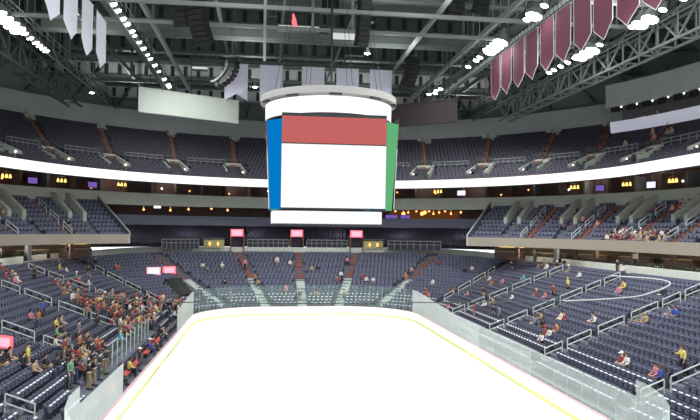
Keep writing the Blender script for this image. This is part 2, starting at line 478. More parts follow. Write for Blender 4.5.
A0, A1 = -58, 238
CE = 47.5        # the club level ends here, both sides
def bowl_edge(a, s_=1.01):
    lo, hi = 20, 50
    for _ in range(30):
        m = (lo + hi) / 2
        if sof(*SP(m, a)) < s_: lo = m
        else: hi = m
    return min(lo, 41.4)
mb = MB()
for a0, a1 in ((A0, CE + 3), (180 - CE - 3, A1)):
    N = 40
    for i in range(N):
        a, b = a0 + (a1 - a0) * i / N, a0 + (a1 - a0) * (i + 1) / N
        mb.quad((*SP(bowl_edge(a), a), 6.9), (*SP(41.5, a), 6.9), (*SP(41.5, b), 6.9), (*SP(bowl_edge(b), b), 6.9))
struct('floor_concourse', mb, M['darkb'], 'dark concourse behind the lower stand')
for nm, a0, a1 in (('right', A0, CE), ('left', 180 - CE, A1)):
    mb = MB(); mb.sweep([(41.4, 7.0), (41.4, 15)], a0, a1)
    struct('wall_concourse_' + nm, mb, M['darkb'], 'dark brown back wall of the %s concourse' % nm)
    # club terraces
    prof = [(32.5, 9.5)]
    for k in range(9):
        R = 32.5 + (k + 1) * .83; z = 9.5 + k * .52
        prof += [(R, z), (R, z + .52)]
    mb = MB(); mb.sweep(prof, a0, a1)
    struct('floor_club_' + nm, mb, M['step'], 'stepped terraces of the %s club tier' % nm)
    mb = MB(); mb.sweep([(40, 8.9), (32.0, 8.9), (32.0, 10.05), (32.3, 10.05), (32.3, 9.4)], a0, a1, ends=False)
    struct('trim_2' if nm == 'right' else 'trim_3', mb, M['beige'], 'plain beige front edge of the %s club tier' % nm)
    # end wall of the club tier with its pale edge
    ae = a1 if nm == 'right' else a0
    mb = MB()
    p0 = SP(32.0, ae); p1 = SP(40.2, ae)
    mb.poly([(p0[0], p0[1], 8.9), (p1[0], p1[1], 8.9), (p1[0], p1[1], 15.2), (p0[0], p0[1], 10.3)])
    struct('wall_club_end_' + nm, mb, M['slate'], 'slate end wall of the %s club tier' % nm)
    mb = MB(); mb.bar((p0[0], p0[1], 10.3), (p1[0], p1[1], 15.2), .12); mb.bar((p0[0], p0[1], 8.9), (p0[0], p0[1], 10.3), .14)
    struct('trim_4' if nm == 'right' else 'trim_5', mb, M['concrete'], 'pale sloping edge of the %s club end wall' % nm)

# suites: front wall all round, floor, back wall, ceiling
mb = MB(); mb.sweep([(40.0, 14.0), (40.0, 15.7), (40.35, 15.7), (40.35, 14.6)], A0, A1)
struct('trim_6', mb, M['concrete'], 'pale front wall of the suite level running round the hall')
mb = MB(); mb.sweep([(40.2, 14.8), (45, 14.8)], A0, A1)
struct('floor_suites', mb, M['brown'], 'dark floor of the suite level')
mb = MB(); mb.sweep([(44.6, 14.8), (44.6, 18.2)], A0, A1)
struct('wall_suites', mb, M['brown'], 'dark brown back wall of the suites')
mb = MB(); mb.sweep([(32.4, 16.75), (41, 17.9), (45, 18.2)], A0, A1)
struct('ceiling_suites', mb, M['brown'], 'dark underside of the upper tier over the suites')
for i, a in enumerate(range(-50, 232, 5)):
    x, y = SP(43.5, a); nx, ny = SN(a)
    mb = MB(); mb.box((0, 0, 0), (.32, 1.9, 2.7))
    o = struct('wall_divider', mb, M['darkb'] if i % 2 else M['concrete2'], 'dividing wall between two suites')
    o.location = (x, y, 16.5); o.rotation_euler.z = atan2(ny, nx) - pi / 2

# far-end mezzanine between the two club tiers
mb = MB(); mb.sweep([(40.4, 12.3), (39.6, 12.3), (39.6, 12.62), (39.75, 12.62), (39.75, 11.3), (40.5, 11.3), (47, 11.3)], CE + 2, 180 - CE - 2)
struct('trim_7', mb, M['slate'], 'slate front edge of the restaurant level at the far end')
mb = MB(); mb.sweep([(39.8, 12.4), (47, 12.4)], CE, 180 - CE)
struct('floor_restaurant', mb, M['darkb'], 'floor of the restaurant level at the far end')
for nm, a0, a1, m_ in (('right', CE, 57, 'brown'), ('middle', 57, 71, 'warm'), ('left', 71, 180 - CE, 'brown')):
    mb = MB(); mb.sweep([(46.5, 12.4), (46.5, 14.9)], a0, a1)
    struct('wall_restaurant_' + nm, mb, M[m_], ('warm glowing' if m_ == 'warm' else 'dark brown') + ' back wall of the restaurant level')
mb = MB(); mb.sweep([(40.0, 14.0), (46.8, 14.0)], CE, 180 - CE)
struct('ceiling_restaurant', mb, M['darkb'], 'dark ceiling over the restaurant level')
prof = [(40.4, 8.3)]
for k in range(6):
    R = 40.4 + (k + 1) * .95; prof += [(R, 8.3 + k * .36), (R, 8.66 + k * .36)]
mb = MB(); mb.sweep(prof, CE, 180 - CE)
struct('floor_mezzanine', mb, M['purple'], 'stepped floor of the recessed far-end seating')
mb = MB(); mb.sweep([(46.9, 8), (46.9, 12.4)], CE, 180 - CE)
struct('wall_mezzanine', mb, M['purple'], 'dark violet wall behind the recessed far-end seating')

# upper tier
prof = [(32.45, 17.3)]
UR = 18
for k in range(UR):
    R = 32.45 + (k + 1) * .81; z = 17.3 + k * .445
    prof += [(R, z), (R, z + .445)]
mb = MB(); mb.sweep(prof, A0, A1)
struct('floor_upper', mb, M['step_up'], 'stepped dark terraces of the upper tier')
mb = MB(); mb.sweep([(47.0, 24.8), (47.0, 28.5), (48.6, 28.5)], A0, A1)
struct('wall_bulkhead', mb, M['bulk'], 'broad grey wall over the back of the upper tier')
mb = MB(); mb.sweep([(48.6, 28.5), (48.6, 36)], A0, A1)
struct('wall_roof', mb, M['roof'], 'dark wall between bulkhead and roof')
mb = MB()
for i in range(22):
    y0 = -12 + i * 3.2
    mb.box((0, y0 + 1.6, 35.6 + (.18 if i % 2 else 0)), (100, 3.2, .3))
struct('ceiling', mb, M['roof'], 'dark grey roof deck')

# press gallery set into the right bulkhead
PA0, PA1 = -40, 26
mb = MB(); mb.sweep([(43.0, 26.9), (42.9, 29.9), (47.2, 30.6)], PA0, PA1)
struct('wall_press', mb, M['bulk'], 'grey wall over the press gallery')
mb = MB(); mb.sweep([(42.9, 23.6), (42.75, 25.0), (43.1, 25.0), (43.1, 23.6), (42.9, 23.6)], PA0, PA1 - 1, ends=True)
struct('trim_8', mb, M['fascia_lit'], 'pale front edge of the press gallery')
mb = MB(); mb.sweep([(43.1, 24.2), (46.5, 24.2), (46.5, 27.0), (43.0, 27.0)], PA0, PA1)
struct('wall_press_back', mb, M['concrete2'], 'dark recess of the press gallery')

# ================================================================ RINK BOARDS AND GLASS (one fixed thing)
rk = thing('dasher_boards', 'white rink boards with yellow kickplate and clear glass around the ice', 'rink boards')
def ring_wall(prof, name, m):
    mb = MB(); k0 = None
    P = rrect(12.95, 30.48, 8.53, nc=16)
    w = len(prof); n = len(P)
    for p in P:
        for d, z in prof: mb.v.append((p[0] + p[2] * d, p[1] + p[3] * d, z))
    for i in range(n):
        for j in range(w - 1):
            a, b = i * w + j, ((i + 1) % n) * w + j
            mb.f.append((a, a + 1, b + 1, b)); mb.m.append(0)
    return obj(name, mb, m, rk)
ring_wall([(0, .2), (0, 1.05), (.14, 1.05), (.14, 0)], 'board_panel', M['board'])
ring_wall([(0, .0), (-.02, .0), (-.02, .22), (0, .22)], 'kick_plate', M['kick'])
ring_wall([(-.02, 1.05), (-.02, 1.09), (.16, 1.09), (.16, 1.05)], 'cap_rail', M['cap'])
PW = 1.78
gp = walk(rrect(13.05, 30.58, 8.63, nc=24), PW)
npane = 0
posts = MB()
for i in range(len(gp)):
    p = gp[i]; q = gp[(i + 1) % len(gp)]
    if hypot(p[0] - q[0], p[1] - q[1]) > 2: continue
    mx, my = (p[0] + q[0]) / 2, (p[1] + q[1]) / 2
    if mx < -12.5 and -11.9 < my < 11.6: continue
    top = 3.72 if my < -21.7 else 2.92 + .8 * min(1, max(0, (my - 8) / 16))
    mb = MB()
    cx, cy = mx, my
    f = .98
    P4 = [(cx + (v[0] - cx) * f, cy + (v[1] - cy) * f) for v in (p, q)]
    mb.quad((P4[0][0], P4[0][1], 1.09), (P4[1][0], P4[1][1], 1.09), (P4[1][0], P4[1][1], top), (P4[0][0], P4[0][1], top))
    obj('glass_pane', mb, M['glass_end'] if my > 24 else M['glass_glare'] if my > 2 or mx < 0 else M['glass_mid'] if my > -10 else M['glass'], rk)  # denser white veil on the side panes stands in for glancing reflections
    posts.box((p[0], p[1], (top + 1.09) / 2), (.022, .022, top - 1.09))
    npane += 1
tag(obj('glass_post', posts, M['post'], rk), kind='stuff')

# net rail that follows the near end above the glass
rr_ = [(12.9, -20.0), (13.75, -21.2), (13.95, -22.6), (13.1, -24.6), (11.2, -27.0), (9.3, -29.0), (7.7, -30.4), (4.7, -31.5), (0, -31.8)]
ll_ = [(0, -31.8), (-4.2, -31.8), (-7.4, -31.4), (-9.9, -30.0), (-11.7, -27.6), (-12.9, -25.0), (-13.3, -22.9), (-13.1, -20.6)]
def smooth(P):
    out = []
    for k in range(len(P) - 1):
        p0, p1, p2, p3 = P[max(0, k - 1)], P[k], P[k + 1], P[min(len(P) - 1, k + 2)]
        for q in range(4):
            u = q / 4
            out.append(tuple(.5 * (2 * p1[c] + (p2[c] - p0[c]) * u + (2 * p0[c] - 5 * p1[c] + 4 * p2[c] - p3[c]) * u * u + (3 * p1[c] - p0[c] - 3 * p2[c] + p3[c]) * u ** 3) for c in (0, 1)) + (8.6,))
    return out + [(*P[-1], 8.6)]
A_ = smooth(rr_); B_ = smooth(ll_)
mb = MB(); mb.tube(A_[:29], [.03] * 22 + [.022] * 7, 6, 0); mb.tube(A_[28:], .016, 6, 1); mb.tube(B_, [.016] * 8 + [.022] * (len(B_) - 8), 6, 1)
tag(obj('safety_net_rail', mb, [M['white'], M['steel']]), 'thin pale rail of the safety net curving above the near end of the rink', 'rail')

# the players' benches at the left boards
for j, (y0, y1) in enumerate(((-11.4, -1.2), (1.0, 10.8))):
    t = thing('team_bench', 'red players bench by the left boards, ' + ('closer to the corner glass' if j == 0 else 'beyond the other'), 'bench', (-14.15, (y0 + y1) / 2, .0), 0, 'players benches')
    mb = MB(); mb.box((0, 0, .96), (.42, y1 - y0, .08)); obj('seat', mb, M['red_bench'], t)
    mb = MB(); mb.box((.38, 0, .26), (1.26, y1 - y0, .56)); obj('platform', mb, M['step'], t)
    mb = MB(); mb.box((-.3, 0, 1.12), (.06, y1 - y0, .3)); obj('backrest', mb, M['black'], t)
    for k in range(5):
        mb = MB(); mb.box((0, (k / 4 - .5) * (y1 - y0 - .4), .45), (.3, .08, .92)); obj('leg', mb, M['black'], t)
t = thing('bench_glass', 'row of clear glass panes on white posts behind the players benches', 'glass screen', (-15.55, 0, .9))
for k in range(13):
    y = -8.4 + k * 1.55
    mb = MB(); mb.box((0, y, .85), (.06, .06, 1.75)); obj('post', mb, M['white'], t)
    if k < 12:
        mb = MB(); mb.quad((0, y + .06, .1), (0, y + 1.49, .1), (0, y + 1.49, 1.7), (0, y + .06, 1.7)); obj('glass_pane', mb, M['glass_end'], t)

# goal at the far end, seen as two thin posts and a bar
# ================================================================ AISLES AND RAILS OF THE LOWER BOWL
def aisle_row_pos(A, t):
    return A[0][0] + (A[1][0] - A[0][0]) * t, A[0][1] + (A[1][1] - A[0][1]) * t
def aname(A):
    if A[2] == 'middle': return 'middle far-end aisle'
    if A[2] == 'end': return '%s far-end aisle' % side(A[3])
    if A[2] == 'corner': return 'far %s corner aisle' % side(A[3])
    return '%s %s-side aisle' % (A[2], side(A[3]))
for A in AISLES:
    (x0, y0), (x1, y1) = A[0], A[1]
    L = hypot(x1 - x0, y1 - y0)
    ux, uy = (x1 - x0) / L, (y1 - y0) / L
    endish = A[2] in ('end', 'middle', 'corner')
    lo, hi = MB(), MB()
    N = 2 * NR
    for i in range(int(L / .4)):
        d = (i + .5) * .4
        x, y = x0 + ux * d, y0 + uy * d
        s = sof(x, y)
        if s < 0 or s > 1: continue
        k = s * NR
        z = zb(y, int(k) / NR) + (.16 if k % 1 > .5 else .02)
        m_ = hi if (endish and s > .52) else lo
        m_.box((x, y, z - .1), (.42, .9 if m_ is hi else 1.15, .24), atan2(uy, ux))
        if len(lo.v) == 8: lo.box((x, y, (z - .2) / 2), (.4, 1.1, z - .1), atan2(uy, ux))
    t = thing('aisle_stairs', ('pale' if endish else 'grey') + ' concrete steps of the ' + aname(A) + ' in the lower stand', 'stairs', (0, 0, 0), 0, 'lower stand aisles')
    obj('lower_flight', lo, M['pale_step'] if endish else M['aisle'], t)
    if hi.v: tag(obj('upper_flight', hi, M['terra'], t), 'terracotta coloured upper steps')

def rail_mesh(p, q):
    """white aisle rail: two bars on posts following the slope, p and q are ends on the ground relative to p"""
    L = []
    mb = MB()
    for h in (.95, .55):
        mb.bar((p[0], p[1], p[2] + h), (q[0], q[1], q[2] + h), .07)
    return mb
RSPAN = [(16.1, 17.5), (17.9, 19.8), (20.4, 22.5), (23.1, 25.3), (25.7, 27.2), (27.6, 29.2)]
def add_rail(p, q, label, grp, h1=.98, h2=.52, tk=.062, npost=2):
    t = thing('aisle_rail', label, 'handrail', p, 0, grp)
    d = (q[0] - p[0], q[1] - p[1], q[2] - p[2])
    for h, nm in ((h1, 'top_bar'), (h2, 'lower_bar')):
        mb = MB(); mb.bar((0, 0, h), (d[0], d[1], d[2] + h), tk); obj(nm, mb, M['white'], t)
    for i in range(npost):
        f = i / (npost - 1)
        mb = MB(); mb.bar((d[0] * f, d[1] * f, d[2] * f), (d[0] * f, d[1] * f, d[2] * f + h1), tk); obj('post', mb, M['white'], t)
for A in AISLES:
    if A[2] in ('end', 'middle', 'corner'): continue
    if A[2] == 'fifth':
        spans = [((19.6, 28.2), (21.6, 29.4)), ((22.0, 29.6), (24.1, 30.9)), ((24.6, 31.2), (25.8, 32.0)), ((17.4, 27.0), (18.9, 27.9))]
        spans = [((A[3] * p[0], p[1]), (A[3] * q[0], q[1])) for p, q in spans]
    else:
        spans = [((A[3] * a, A[0][1]), (A[3] * b, A[0][1])) for a, b in RSPAN]
    for i, (p, q) in enumerate(spans):
        if A[2] == 'nearest' and i > 2: continue
        zp, zq = zb(p[1], sof(*p)) - .12, zb(q[1], sof(*q)) - .12
        add_rail((p[0], p[1], zp), (q[0], q[1], zq), 'white two-bar rail, %s, %s up from the ice' % (aname(A), ORD[i + 1]), 'white aisle rails in the lower stand')

# ================================================================ SEATS
def seat_parts(pale):
    back = MB()
    for i in range(3):          # slightly curved backrest in three facets
        x0, x1 = -.235 + i * .157, -.235 + (i + 1) * .157
        c0, c1 = (.03 if i == 0 else 0), (.03 if i == 2 else 0)
        a, b, c, d = (x0, -.2 + c0, .4), (x1, -.2 + c1, .4), (x1, -.3 + c1, .86), (x0, -.3 + c0, .86)
        back.quad(a, b, c, d)
        back.quad(*[(p[0], p[1] - .05, p[2]) for p in (d, c, b, a)])
        back.quad(d, c, (c[0], c[1] - .05, c[2]), (d[0], d[1] - .05, d[2]))
    pan = MB(); pan.box((0, -.06, .6), (.43, .09, .36), mx=Matrix.Rotation(rad(12), 3, 'X'))
    lip = MB(); lip.box((0, .0, .79), (.3, .09, .05))
    leg = MB(); leg.box((-.25, -.12, .3), (.05, .3, .6)); leg.box((-.25, -.05, .62), (.05, .34, .05))
    return back, pan, lip, leg

def seat_low(kind):
    """small version of the same folding seat for the massed rows"""
    m = MB()
    m.quad((-.235, -.2, .38), (.235, -.2, .38), (.235, -.3, .86), (-.235, -.3, .86))
    m.quad((-.235, -.35, .86), (.235, -.35, .86), (.235, -.25, .38), (-.235, -.25, .38))
    m.quad((-.235, -.3, .86), (.235, -.3, .86), (.235, -.35, .86), (-.235, -.35, .86), 3)
    m.quad((-.215, .0, .42), (.215, .0, .42), (.215, -.08, .79), (-.215, -.08, .79))
    if kind: m.quad((-.14, .02, .76), (.14, .02, .76), (.14, -.07, .82), (-.14, -.07, .82), kind)
    m.quad((-.26, .08, .0), (-.26, -.3, .0), (-.26, -.3, .62), (-.26, .08, .62), 1)
    return m

UAIS = [(-30, -22), (-12, -3), (7, 17), (20.5, 29), (33, 39.5), (46, 52), (60, 65), (74, 77)]   # upper aisles: plan angle at the front and at the back
# collect every seat position: x, y, z, facing angle, lip kind, row, tier
SEATS = []
for k in range(NR - 2):
    s = (k + .62) / NR
    a, b, r = par(s)
    z = None
    for (x, y, nx, ny) in walk(rrect(a, b, r), .56, .2 * (k % 2)):
        if y < -24 - k * .2: continue
        if any(near_seg(x, y, A) < .85 for A in AISLES): continue
        if k < 2 and x < 0 and -13 < y < 13: continue
        if hypot(x + 15.6, y - 34.6) < 2.3 or (abs(x + 14.4) < 2 and 31 < y < 34): continue
        ang = atan2(-ny, -nx) - pi / 2
        near_row = k < 4
        SEATS.append((x, y, zb(y, k / NR), ang, (2 if near_row else (3 if k % 2 else 0)), k, 'low'))
for tier, R0, dR, z0, dz, rows, spans, aisles in (
        ('club', 32.5, .83, 9.5, .52, 9, ((-55, CE - .5), (180 - CE + .5, 235)), None),
        ('upper', 32.45, .81, 17.3, .445, UR, ((-52, 232),), None)):
    for k in range(rows):
        R = R0 + (k + .55) * dR
        for a0, a1 in spans:
            a = a0
            while a < a1:
                x, y = SP(R, a); nx, ny = SN(a)
                a += (.56 / R * 180 / pi) if 0 <= a < 180 else 1.12
                aa = a if a <= 90 else 180 - a
                if tier == 'club':
                    f = k / rows
                    if any(abs(aa - c) < (1.1 + 1.3 * f if f > .45 else .9) for c in (-24, -12, 1, 14, 27, 40)): continue
                    if any(abs(aa - c) < .95 for c in (-30, -18, -5, 7.5, 20.5, 33.5)): continue
                else:
                    f = k / rows
                    if any(abs(aa - (c0 + (c1 - c0) * f)) < (.85 if not 2 <= k <= 5 else 2.4) for c0, c1 in UAIS): continue
                SEATS.append((x, y, z0 + k * dz, atan2(-ny, -nx) - pi / 2, 0, k, tier))
for k in range(6):
    R = 40.4 + (k + .55) * .95
    a = CE + 1
    while a < 180 - CE - 1:
        x, y = SP(R, a); nx, ny = SN(a); a += .56 / R * 180 / pi
        if any(abs(x - c) < 1.25 for c in (-9.1, 0, 9.1)): continue
        SEATS.append((x, y, 8.3 + k * .36, atan2(-ny, -nx) - pi / 2, 0, k, 'mezz'))

cand = []
for i, sdef in enumerate(SEATS):
    x, y, z = sdef[:3]
    if sdef[6] != 'low': continue
    v = in_view((x, y, z + .6), 4)
    if v is None: continue
    if x < 0 and sdef[5] < 9 and y > -12: continue        # under the crowd
    cand.append((v - (6 if sdef[5] < 4 else 0), i))
cand.sort()
NEAR = set(i for _, i in cand[:290])

mass = MB()
low = {k: seat_low(k) for k in (0, 2, 3)}
for i, (x, y, z, ang, lipk, row, tier) in enumerate(SEATS):
    if i in NEAR: continue
    T = low[lipk]
    c, s_ = cos(ang), sin(ang)
    n = len(mass.v)
    mass.v += [(x + p[0] * c - p[1] * s_, y + p[0] * s_ + p[1] * c, z + p[2]) for p in T.v]
    mass.f += [tuple(n + q for q in f) for f in T.f]
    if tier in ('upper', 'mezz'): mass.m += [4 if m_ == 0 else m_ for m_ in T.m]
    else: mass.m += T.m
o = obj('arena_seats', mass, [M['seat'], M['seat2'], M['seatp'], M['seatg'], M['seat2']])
tag(o, 'navy folding seats in rows filling all tiers of the stands', 'seats', None, 'stuff')

back, pan, lip, leg = seat_parts(True)
meshes = [('backrest', back.mesh('backrest', M['seat'])), ('seat_pan', pan.mesh('seat_pan', M['seat'])), ('armrest_leg', leg.mesh('armrest_leg', M['seat2']))]
lipm = {2: lip.mesh('pan_rim', M['seatp']), 3: lip.mesh('pan_rim_grey', M['seatg']), 0: lip.mesh('pan_rim_grey', M['seatg'])}
counts = {}
for i in sorted(NEAR, key=lambda i: (SEATS[i][5], SEATS[i][1])):
    x, y, z, ang, lipk, row, tier = SEATS[i]
    sd_ = -1 if x < 0 else 1
    sec = sum(1 for A in AISLES if A[3] == sd_ and A[2] in ('nearest', 'second', 'third', 'fourth') and y > A[0][1])
    key = (sd_, sec, row); counts[key] = counts.get(key, 0) + 1
    where = ('before the near aisle', 'past the near aisle', 'past the second aisle', 'past the third aisle', 'past the fourth aisle')[sec]
    lab = 'navy %sfolding seat, %s stand row %d, %s seat %s' % ('pale-rimmed ' if lipk == 2 else '', side(x), row + 1, ORD[counts[key]] if counts[key] < len(ORD) else 'number %d' % counts[key], where)
    t = thing('arena_seat', lab, 'seat', (x, y, z), ang, 'folding seats of the lower stand')
    for nm, me in meshes: obj(nm, me, None, t)
    obj('pan_rim', lipm[lipk], None, t)

# ================================================================ UPPER TIER AISLES, VOMITORIES, RAILS
MIR = lambda a, s: a if s > 0 else 180 - a
for s in (1, -1):
    for j, (c0, c1) in enumerate(UAIS):
        fl = (MB(), MB())
        for k in range(UR):
            if 2 <= k <= 5: continue
            mb = fl[k > 5]
            R = 32.45 + (k + .5) * .81; f = k / UR
            a = MIR(c0 + (c1 - c0) * f, s)
            x, y = SP(R, a); nx, ny = SN(a)
            mb.box((x - nx * .2, y - ny * .2, 17.3 + k * .445 + .06), (.45, 1.05, .3), atan2(ny, nx), 0)
            mb.box((x + nx * .2, y + ny * .2, 17.3 + k * .445 + .22), (.4, 1.05, .4), atan2(ny, nx), 0)
        where = '%s upper tier, %s from the middle' % (side(s), ORD[len(UAIS) - j])
        t = thing('upper_aisle_stairs', 'terracotta steps, ' + where, 'stairs', (0, 0, 0), 0, 'upper tier aisles')
        obj('lower_flight', fl[0], M['terra'], t); obj('upper_flight', fl[1], M['terra'], t)
        # handrail down the middle of the steps
        mb = MB()
        pts = []
        for k in range(7, UR):
            R = 32.45 + (k + .5) * .81; a = MIR(c0 + (c1 - c0) * k / UR, s)
            x, y = SP(R, a); pts.append((x, y, 17.3 + k * .445 + 1.05))
        for i, p in enumerate(pts):
            if i % 2 == 0: mb.bar((p[0], p[1], p[2] - .95), p, .05)
        mb.tube(pts, .04, 5)
        tag(obj('stair_rail', mb, M['terra']), 'thin stair rail over the terracotta steps, ' + where, 'handrail', 'upper tier stair rails')
        # vomitory: pale walls round a dark doorway
        f = 3.4 / UR; a = MIR(c0 + (c1 - c0) * f, s)
        x, y = SP(34.0, a); nx, ny = SN(a)
        t = thing('vomitory', 'pale concrete stair mouth with rails, ' + where, 'stairway', (x, y, 17.9), atan2(ny, nx) - pi / 2, 'upper tier stair mouths')
        for sx in (-1, 1):
            mb = MB()
            mb.poly([(sx * 1.2, 0, -.2), (sx * 1.2, 3.6, -.2), (sx * 1.2, 3.6, 2.5), (sx * 1.2, 0, 1.0)])
            mb.poly([(sx * 1.4, 0, 1.0), (sx * 1.4, 3.6, 2.5), (sx * 1.4, 3.6, -.2), (sx * 1.4, 0, -.2)])
            mb.quad((sx * 1.2, 0, 1.0), (sx * 1.4, 0, 1.0), (sx * 1.4, 3.6, 2.5), (sx * 1.2, 3.6, 2.5))
            obj('side_wall', mb, M['concrete'], t)
        mb = MB(); mb.box((0, 3.7, 2.0), (2.8, .2, 1.1)); obj('back_wall', mb, M['concrete'], t)
        mb = MB(); mb.box((0, 3.55, .6), (2.3, .2, 1.7)); obj('doorway', mb, M['slot'], t)
        mb = MB()
        for h in (2.95, 3.25): mb.bar((-1.4, 3.7, h), (1.4, 3.7, h), .06)
        for px in (-1.4, -.5, .5, 1.4): mb.bar((px, 3.7, 2.5), (px, 3.7, 3.3), .06)
        for sx in (-1, 1): mb.bar((sx * 1.3, 0, 1.5), (sx * 1.3, 3.6, 3.0), .06)
        obj('railing', mb, M['steel'], t)
        # a small white lamp on the doorway
        lx, ly = SP(34.6, a + (1.6 if s > 0 else -1.6))
        mb = MB(); mb.sphere((0, 0, 0), .1, n=8)
        tag(obj('stair_lamp', mb, M['lens2'], None, (lx, ly, 18.9)), 'tiny white lamp beside the stair mouth, ' + where, 'lamp', 'upper tier stair lamps')
    # cross-aisle rails between the stair mouths
    for j in range(len(UAIS) - 1):
        a0 = MIR(UAIS[j][0] + 4.4, s); a1 = MIR(UAIS[j + 1][0] - 1.2, s)
        t = thing('cross_aisle_rail', 'long pale rail between stair mouths, %s upper tier, %s from the middle' % (side(s), ORD[len(UAIS) - 1 - j]), 'handrail', (0, 0, 0), 0, 'upper tier cross rails')
        for h, nm in ((20.35, 'lower_bar'), (20.75, 'top_bar')):
            mb = MB(); mb.tube([(*SP(36.6, a0 + (a1 - a0) * i / 6), h) for i in range(7)], .06, 5); obj(nm, mb, M['concrete2'], t)
        for i in range(7):
            x, y = SP(36.6, a0 + (a1 - a0) * i / 6)
            mb = MB(); mb.bar((x, y, 19.4), (x, y, 20.75), .07); obj('post', mb, M['concrete2'], t)
        # front-row light blue-grey rail panel
        # columns carrying the roof at the aisle tops
    for j, (c0, c1) in enumerate(UAIS):
        a = MIR(c1, s); x, y = SP(46.7, a); nx, ny = SN(a)
        mb = MB(); mb.box((0, 0, 0), (.9, .5, 1.3))
        tag(obj('aisle_head_box', mb, M['concrete'], None, (x, y, 25.3), atan2(ny, nx) - pi / 2), 'small pale box heading an upper aisle, %s half, %s from the middle' % (side(s), ORD[len(UAIS) - j]), 'box', 'boxes at the upper aisle heads')

# ================================================================ CLUB TIER
for s in (1, -1):
    for j, a in enumerate((-12, 1, 14, 27, 40)):
        aa = MIR(a, s)
        where = '%s club tier, %s from its far end wall' % (side(s), ORD[5 - j])
        x, y = SP(36.0, aa); nx, ny = SN(aa)
        t = thing('club_stair_walls', 'pair of pale sloping stair walls, ' + where, 'stairway', (x, y, 11.6), atan2(ny, nx) - pi / 2, 'club tier stair mouths')
        for sx in (-1, 1):
            mb = MB()
            for xo in (.75, 1.25):
                mb.poly([(sx * xo, .2, -.3), (sx * xo, 4.1, 1.9), (sx * xo, 4.1, 3.6), (sx * xo, 3.2, 3.3), (sx * xo, .2, 1.1)])
            mb.quad((sx * .75, .2, 1.1), (sx * 1.25, .2, 1.1), (sx * 1.25, 3.2, 3.3), (sx * .75, 3.2, 3.3))
            mb.quad((sx * .75, 3.2, 3.3), (sx * 1.25, 3.2, 3.3), (sx * 1.25, 4.1, 3.6), (sx * .75, 4.1, 3.6))
            mb.quad((sx * .75, .2, -.3), (sx * 1.25, .2, -.3), (sx * 1.25, .2, 1.1), (sx * .75, .2, 1.1))
            obj('side_wall', mb, M['concrete'], t)
        mb = MB(); mb.quad((-.8, .3, 0), (.8, .3, 0), (.8, 3.9, 2.2), (-.8, 3.9, 2.2)); obj('ramp', mb, M['terra'] if j % 2 else M['darkb'], t)
    for j, a in enumerate((-18, -5, 7.5, 20.5, 33.5)):
        aa = MIR(a, s); nx, ny = SN(aa)
        where = '%s club tier, %s from its far end wall' % (side(s), ORD[5 - j])
        mb = MB()
        for k in range(9):
            x, y = SP(32.5 + (k + .5) * .83, aa)
            mb.box((x, y, 9.5 + k * .52 + .1), (.5, 1.0, .36), atan2(ny, nx))
            mb.box((x + nx * .28, y + ny * .28, 9.5 + k * .52 + .25), (.3, 1.0, .5), atan2(ny, nx))
        tag(obj('club_aisle_stairs', mb, M['terra']), 'terracotta steps in the ' + where, 'stairs', 'club tier aisles')
        for i, (ra, rb) in enumerate(((.4, 2.2), (3.2, 5.0), (5.8, 7.4))):
            p = SP(32.5 + ra * .83, aa + (1.1 if s > 0 else -1.1)); q = SP(32.5 + rb * .83, aa + (1.1 if s > 0 else -1.1))
            add_rail((p[0], p[1], 9.5 + ra * .52 - .1), (q[0], q[1], 9.5 + rb * .52 - .1), 'white two-bar rail, %s club tier, %s aisle from far wall, %s up' % (side(s), ORD[5 - j], ORD[i + 1]), 'white aisle rails in the club tier', tk=.07)

# ================================================================ FAR END PORTALS
for j, x in enumerate((-9.1, -.1, 9.0)):
    y = 7.5 + sqrt(40.2 ** 2 - x * x) - .15
    nm = ('left of the three', 'middle of the three', 'right of the three')[j]
    t = thing('portal', 'dark doorway with pale frame above the far-end steps, ' + nm, 'doorway', (x, y, 7.2), 0, 'far-end doorways')
    for sx in (-1, 1):
        mb = MB(); mb.box((sx * .98, .4, 1.5), (.16, 1.2, 3.0)); obj('frame', mb, M['terra'], t)
    mb = MB(); mb.box((0, .7, 1.3), (1.8, .1, 2.6)); obj('opening', mb, M['purple'], t)
    mb = MB(); mb.box((0, .4, 2.75), (2.1, 1.2, .16)); obj('lintel', mb, M['slate'], t)
    t = thing('exit_sign', 'bright pink-lit sign above the far-end doorway, ' + nm, 'sign', (x - .05, y - .3, 10.25), 0, 'lit signs over the far-end doorways')
    mb = MB(); mb.box((0, .06, 0), (1.9, .12, 1.1)); obj('housing', mb, M['pinkhot'], t)
    mb = MB(); mb.quad((-.75, -.02, -.4), (.75, -.02, -.4), (.75, -.02, .4), (-.75, -.02, .4)); obj('face', mb, M['pink'], t)
    mb = MB(); mb.bar((-.7, .1, -1.0), (-.7, .1, -.5), .06); mb.bar((.7, .1, -1.0), (.7, .1, -.5), .06); obj('bracket', mb, M['steel'], t)
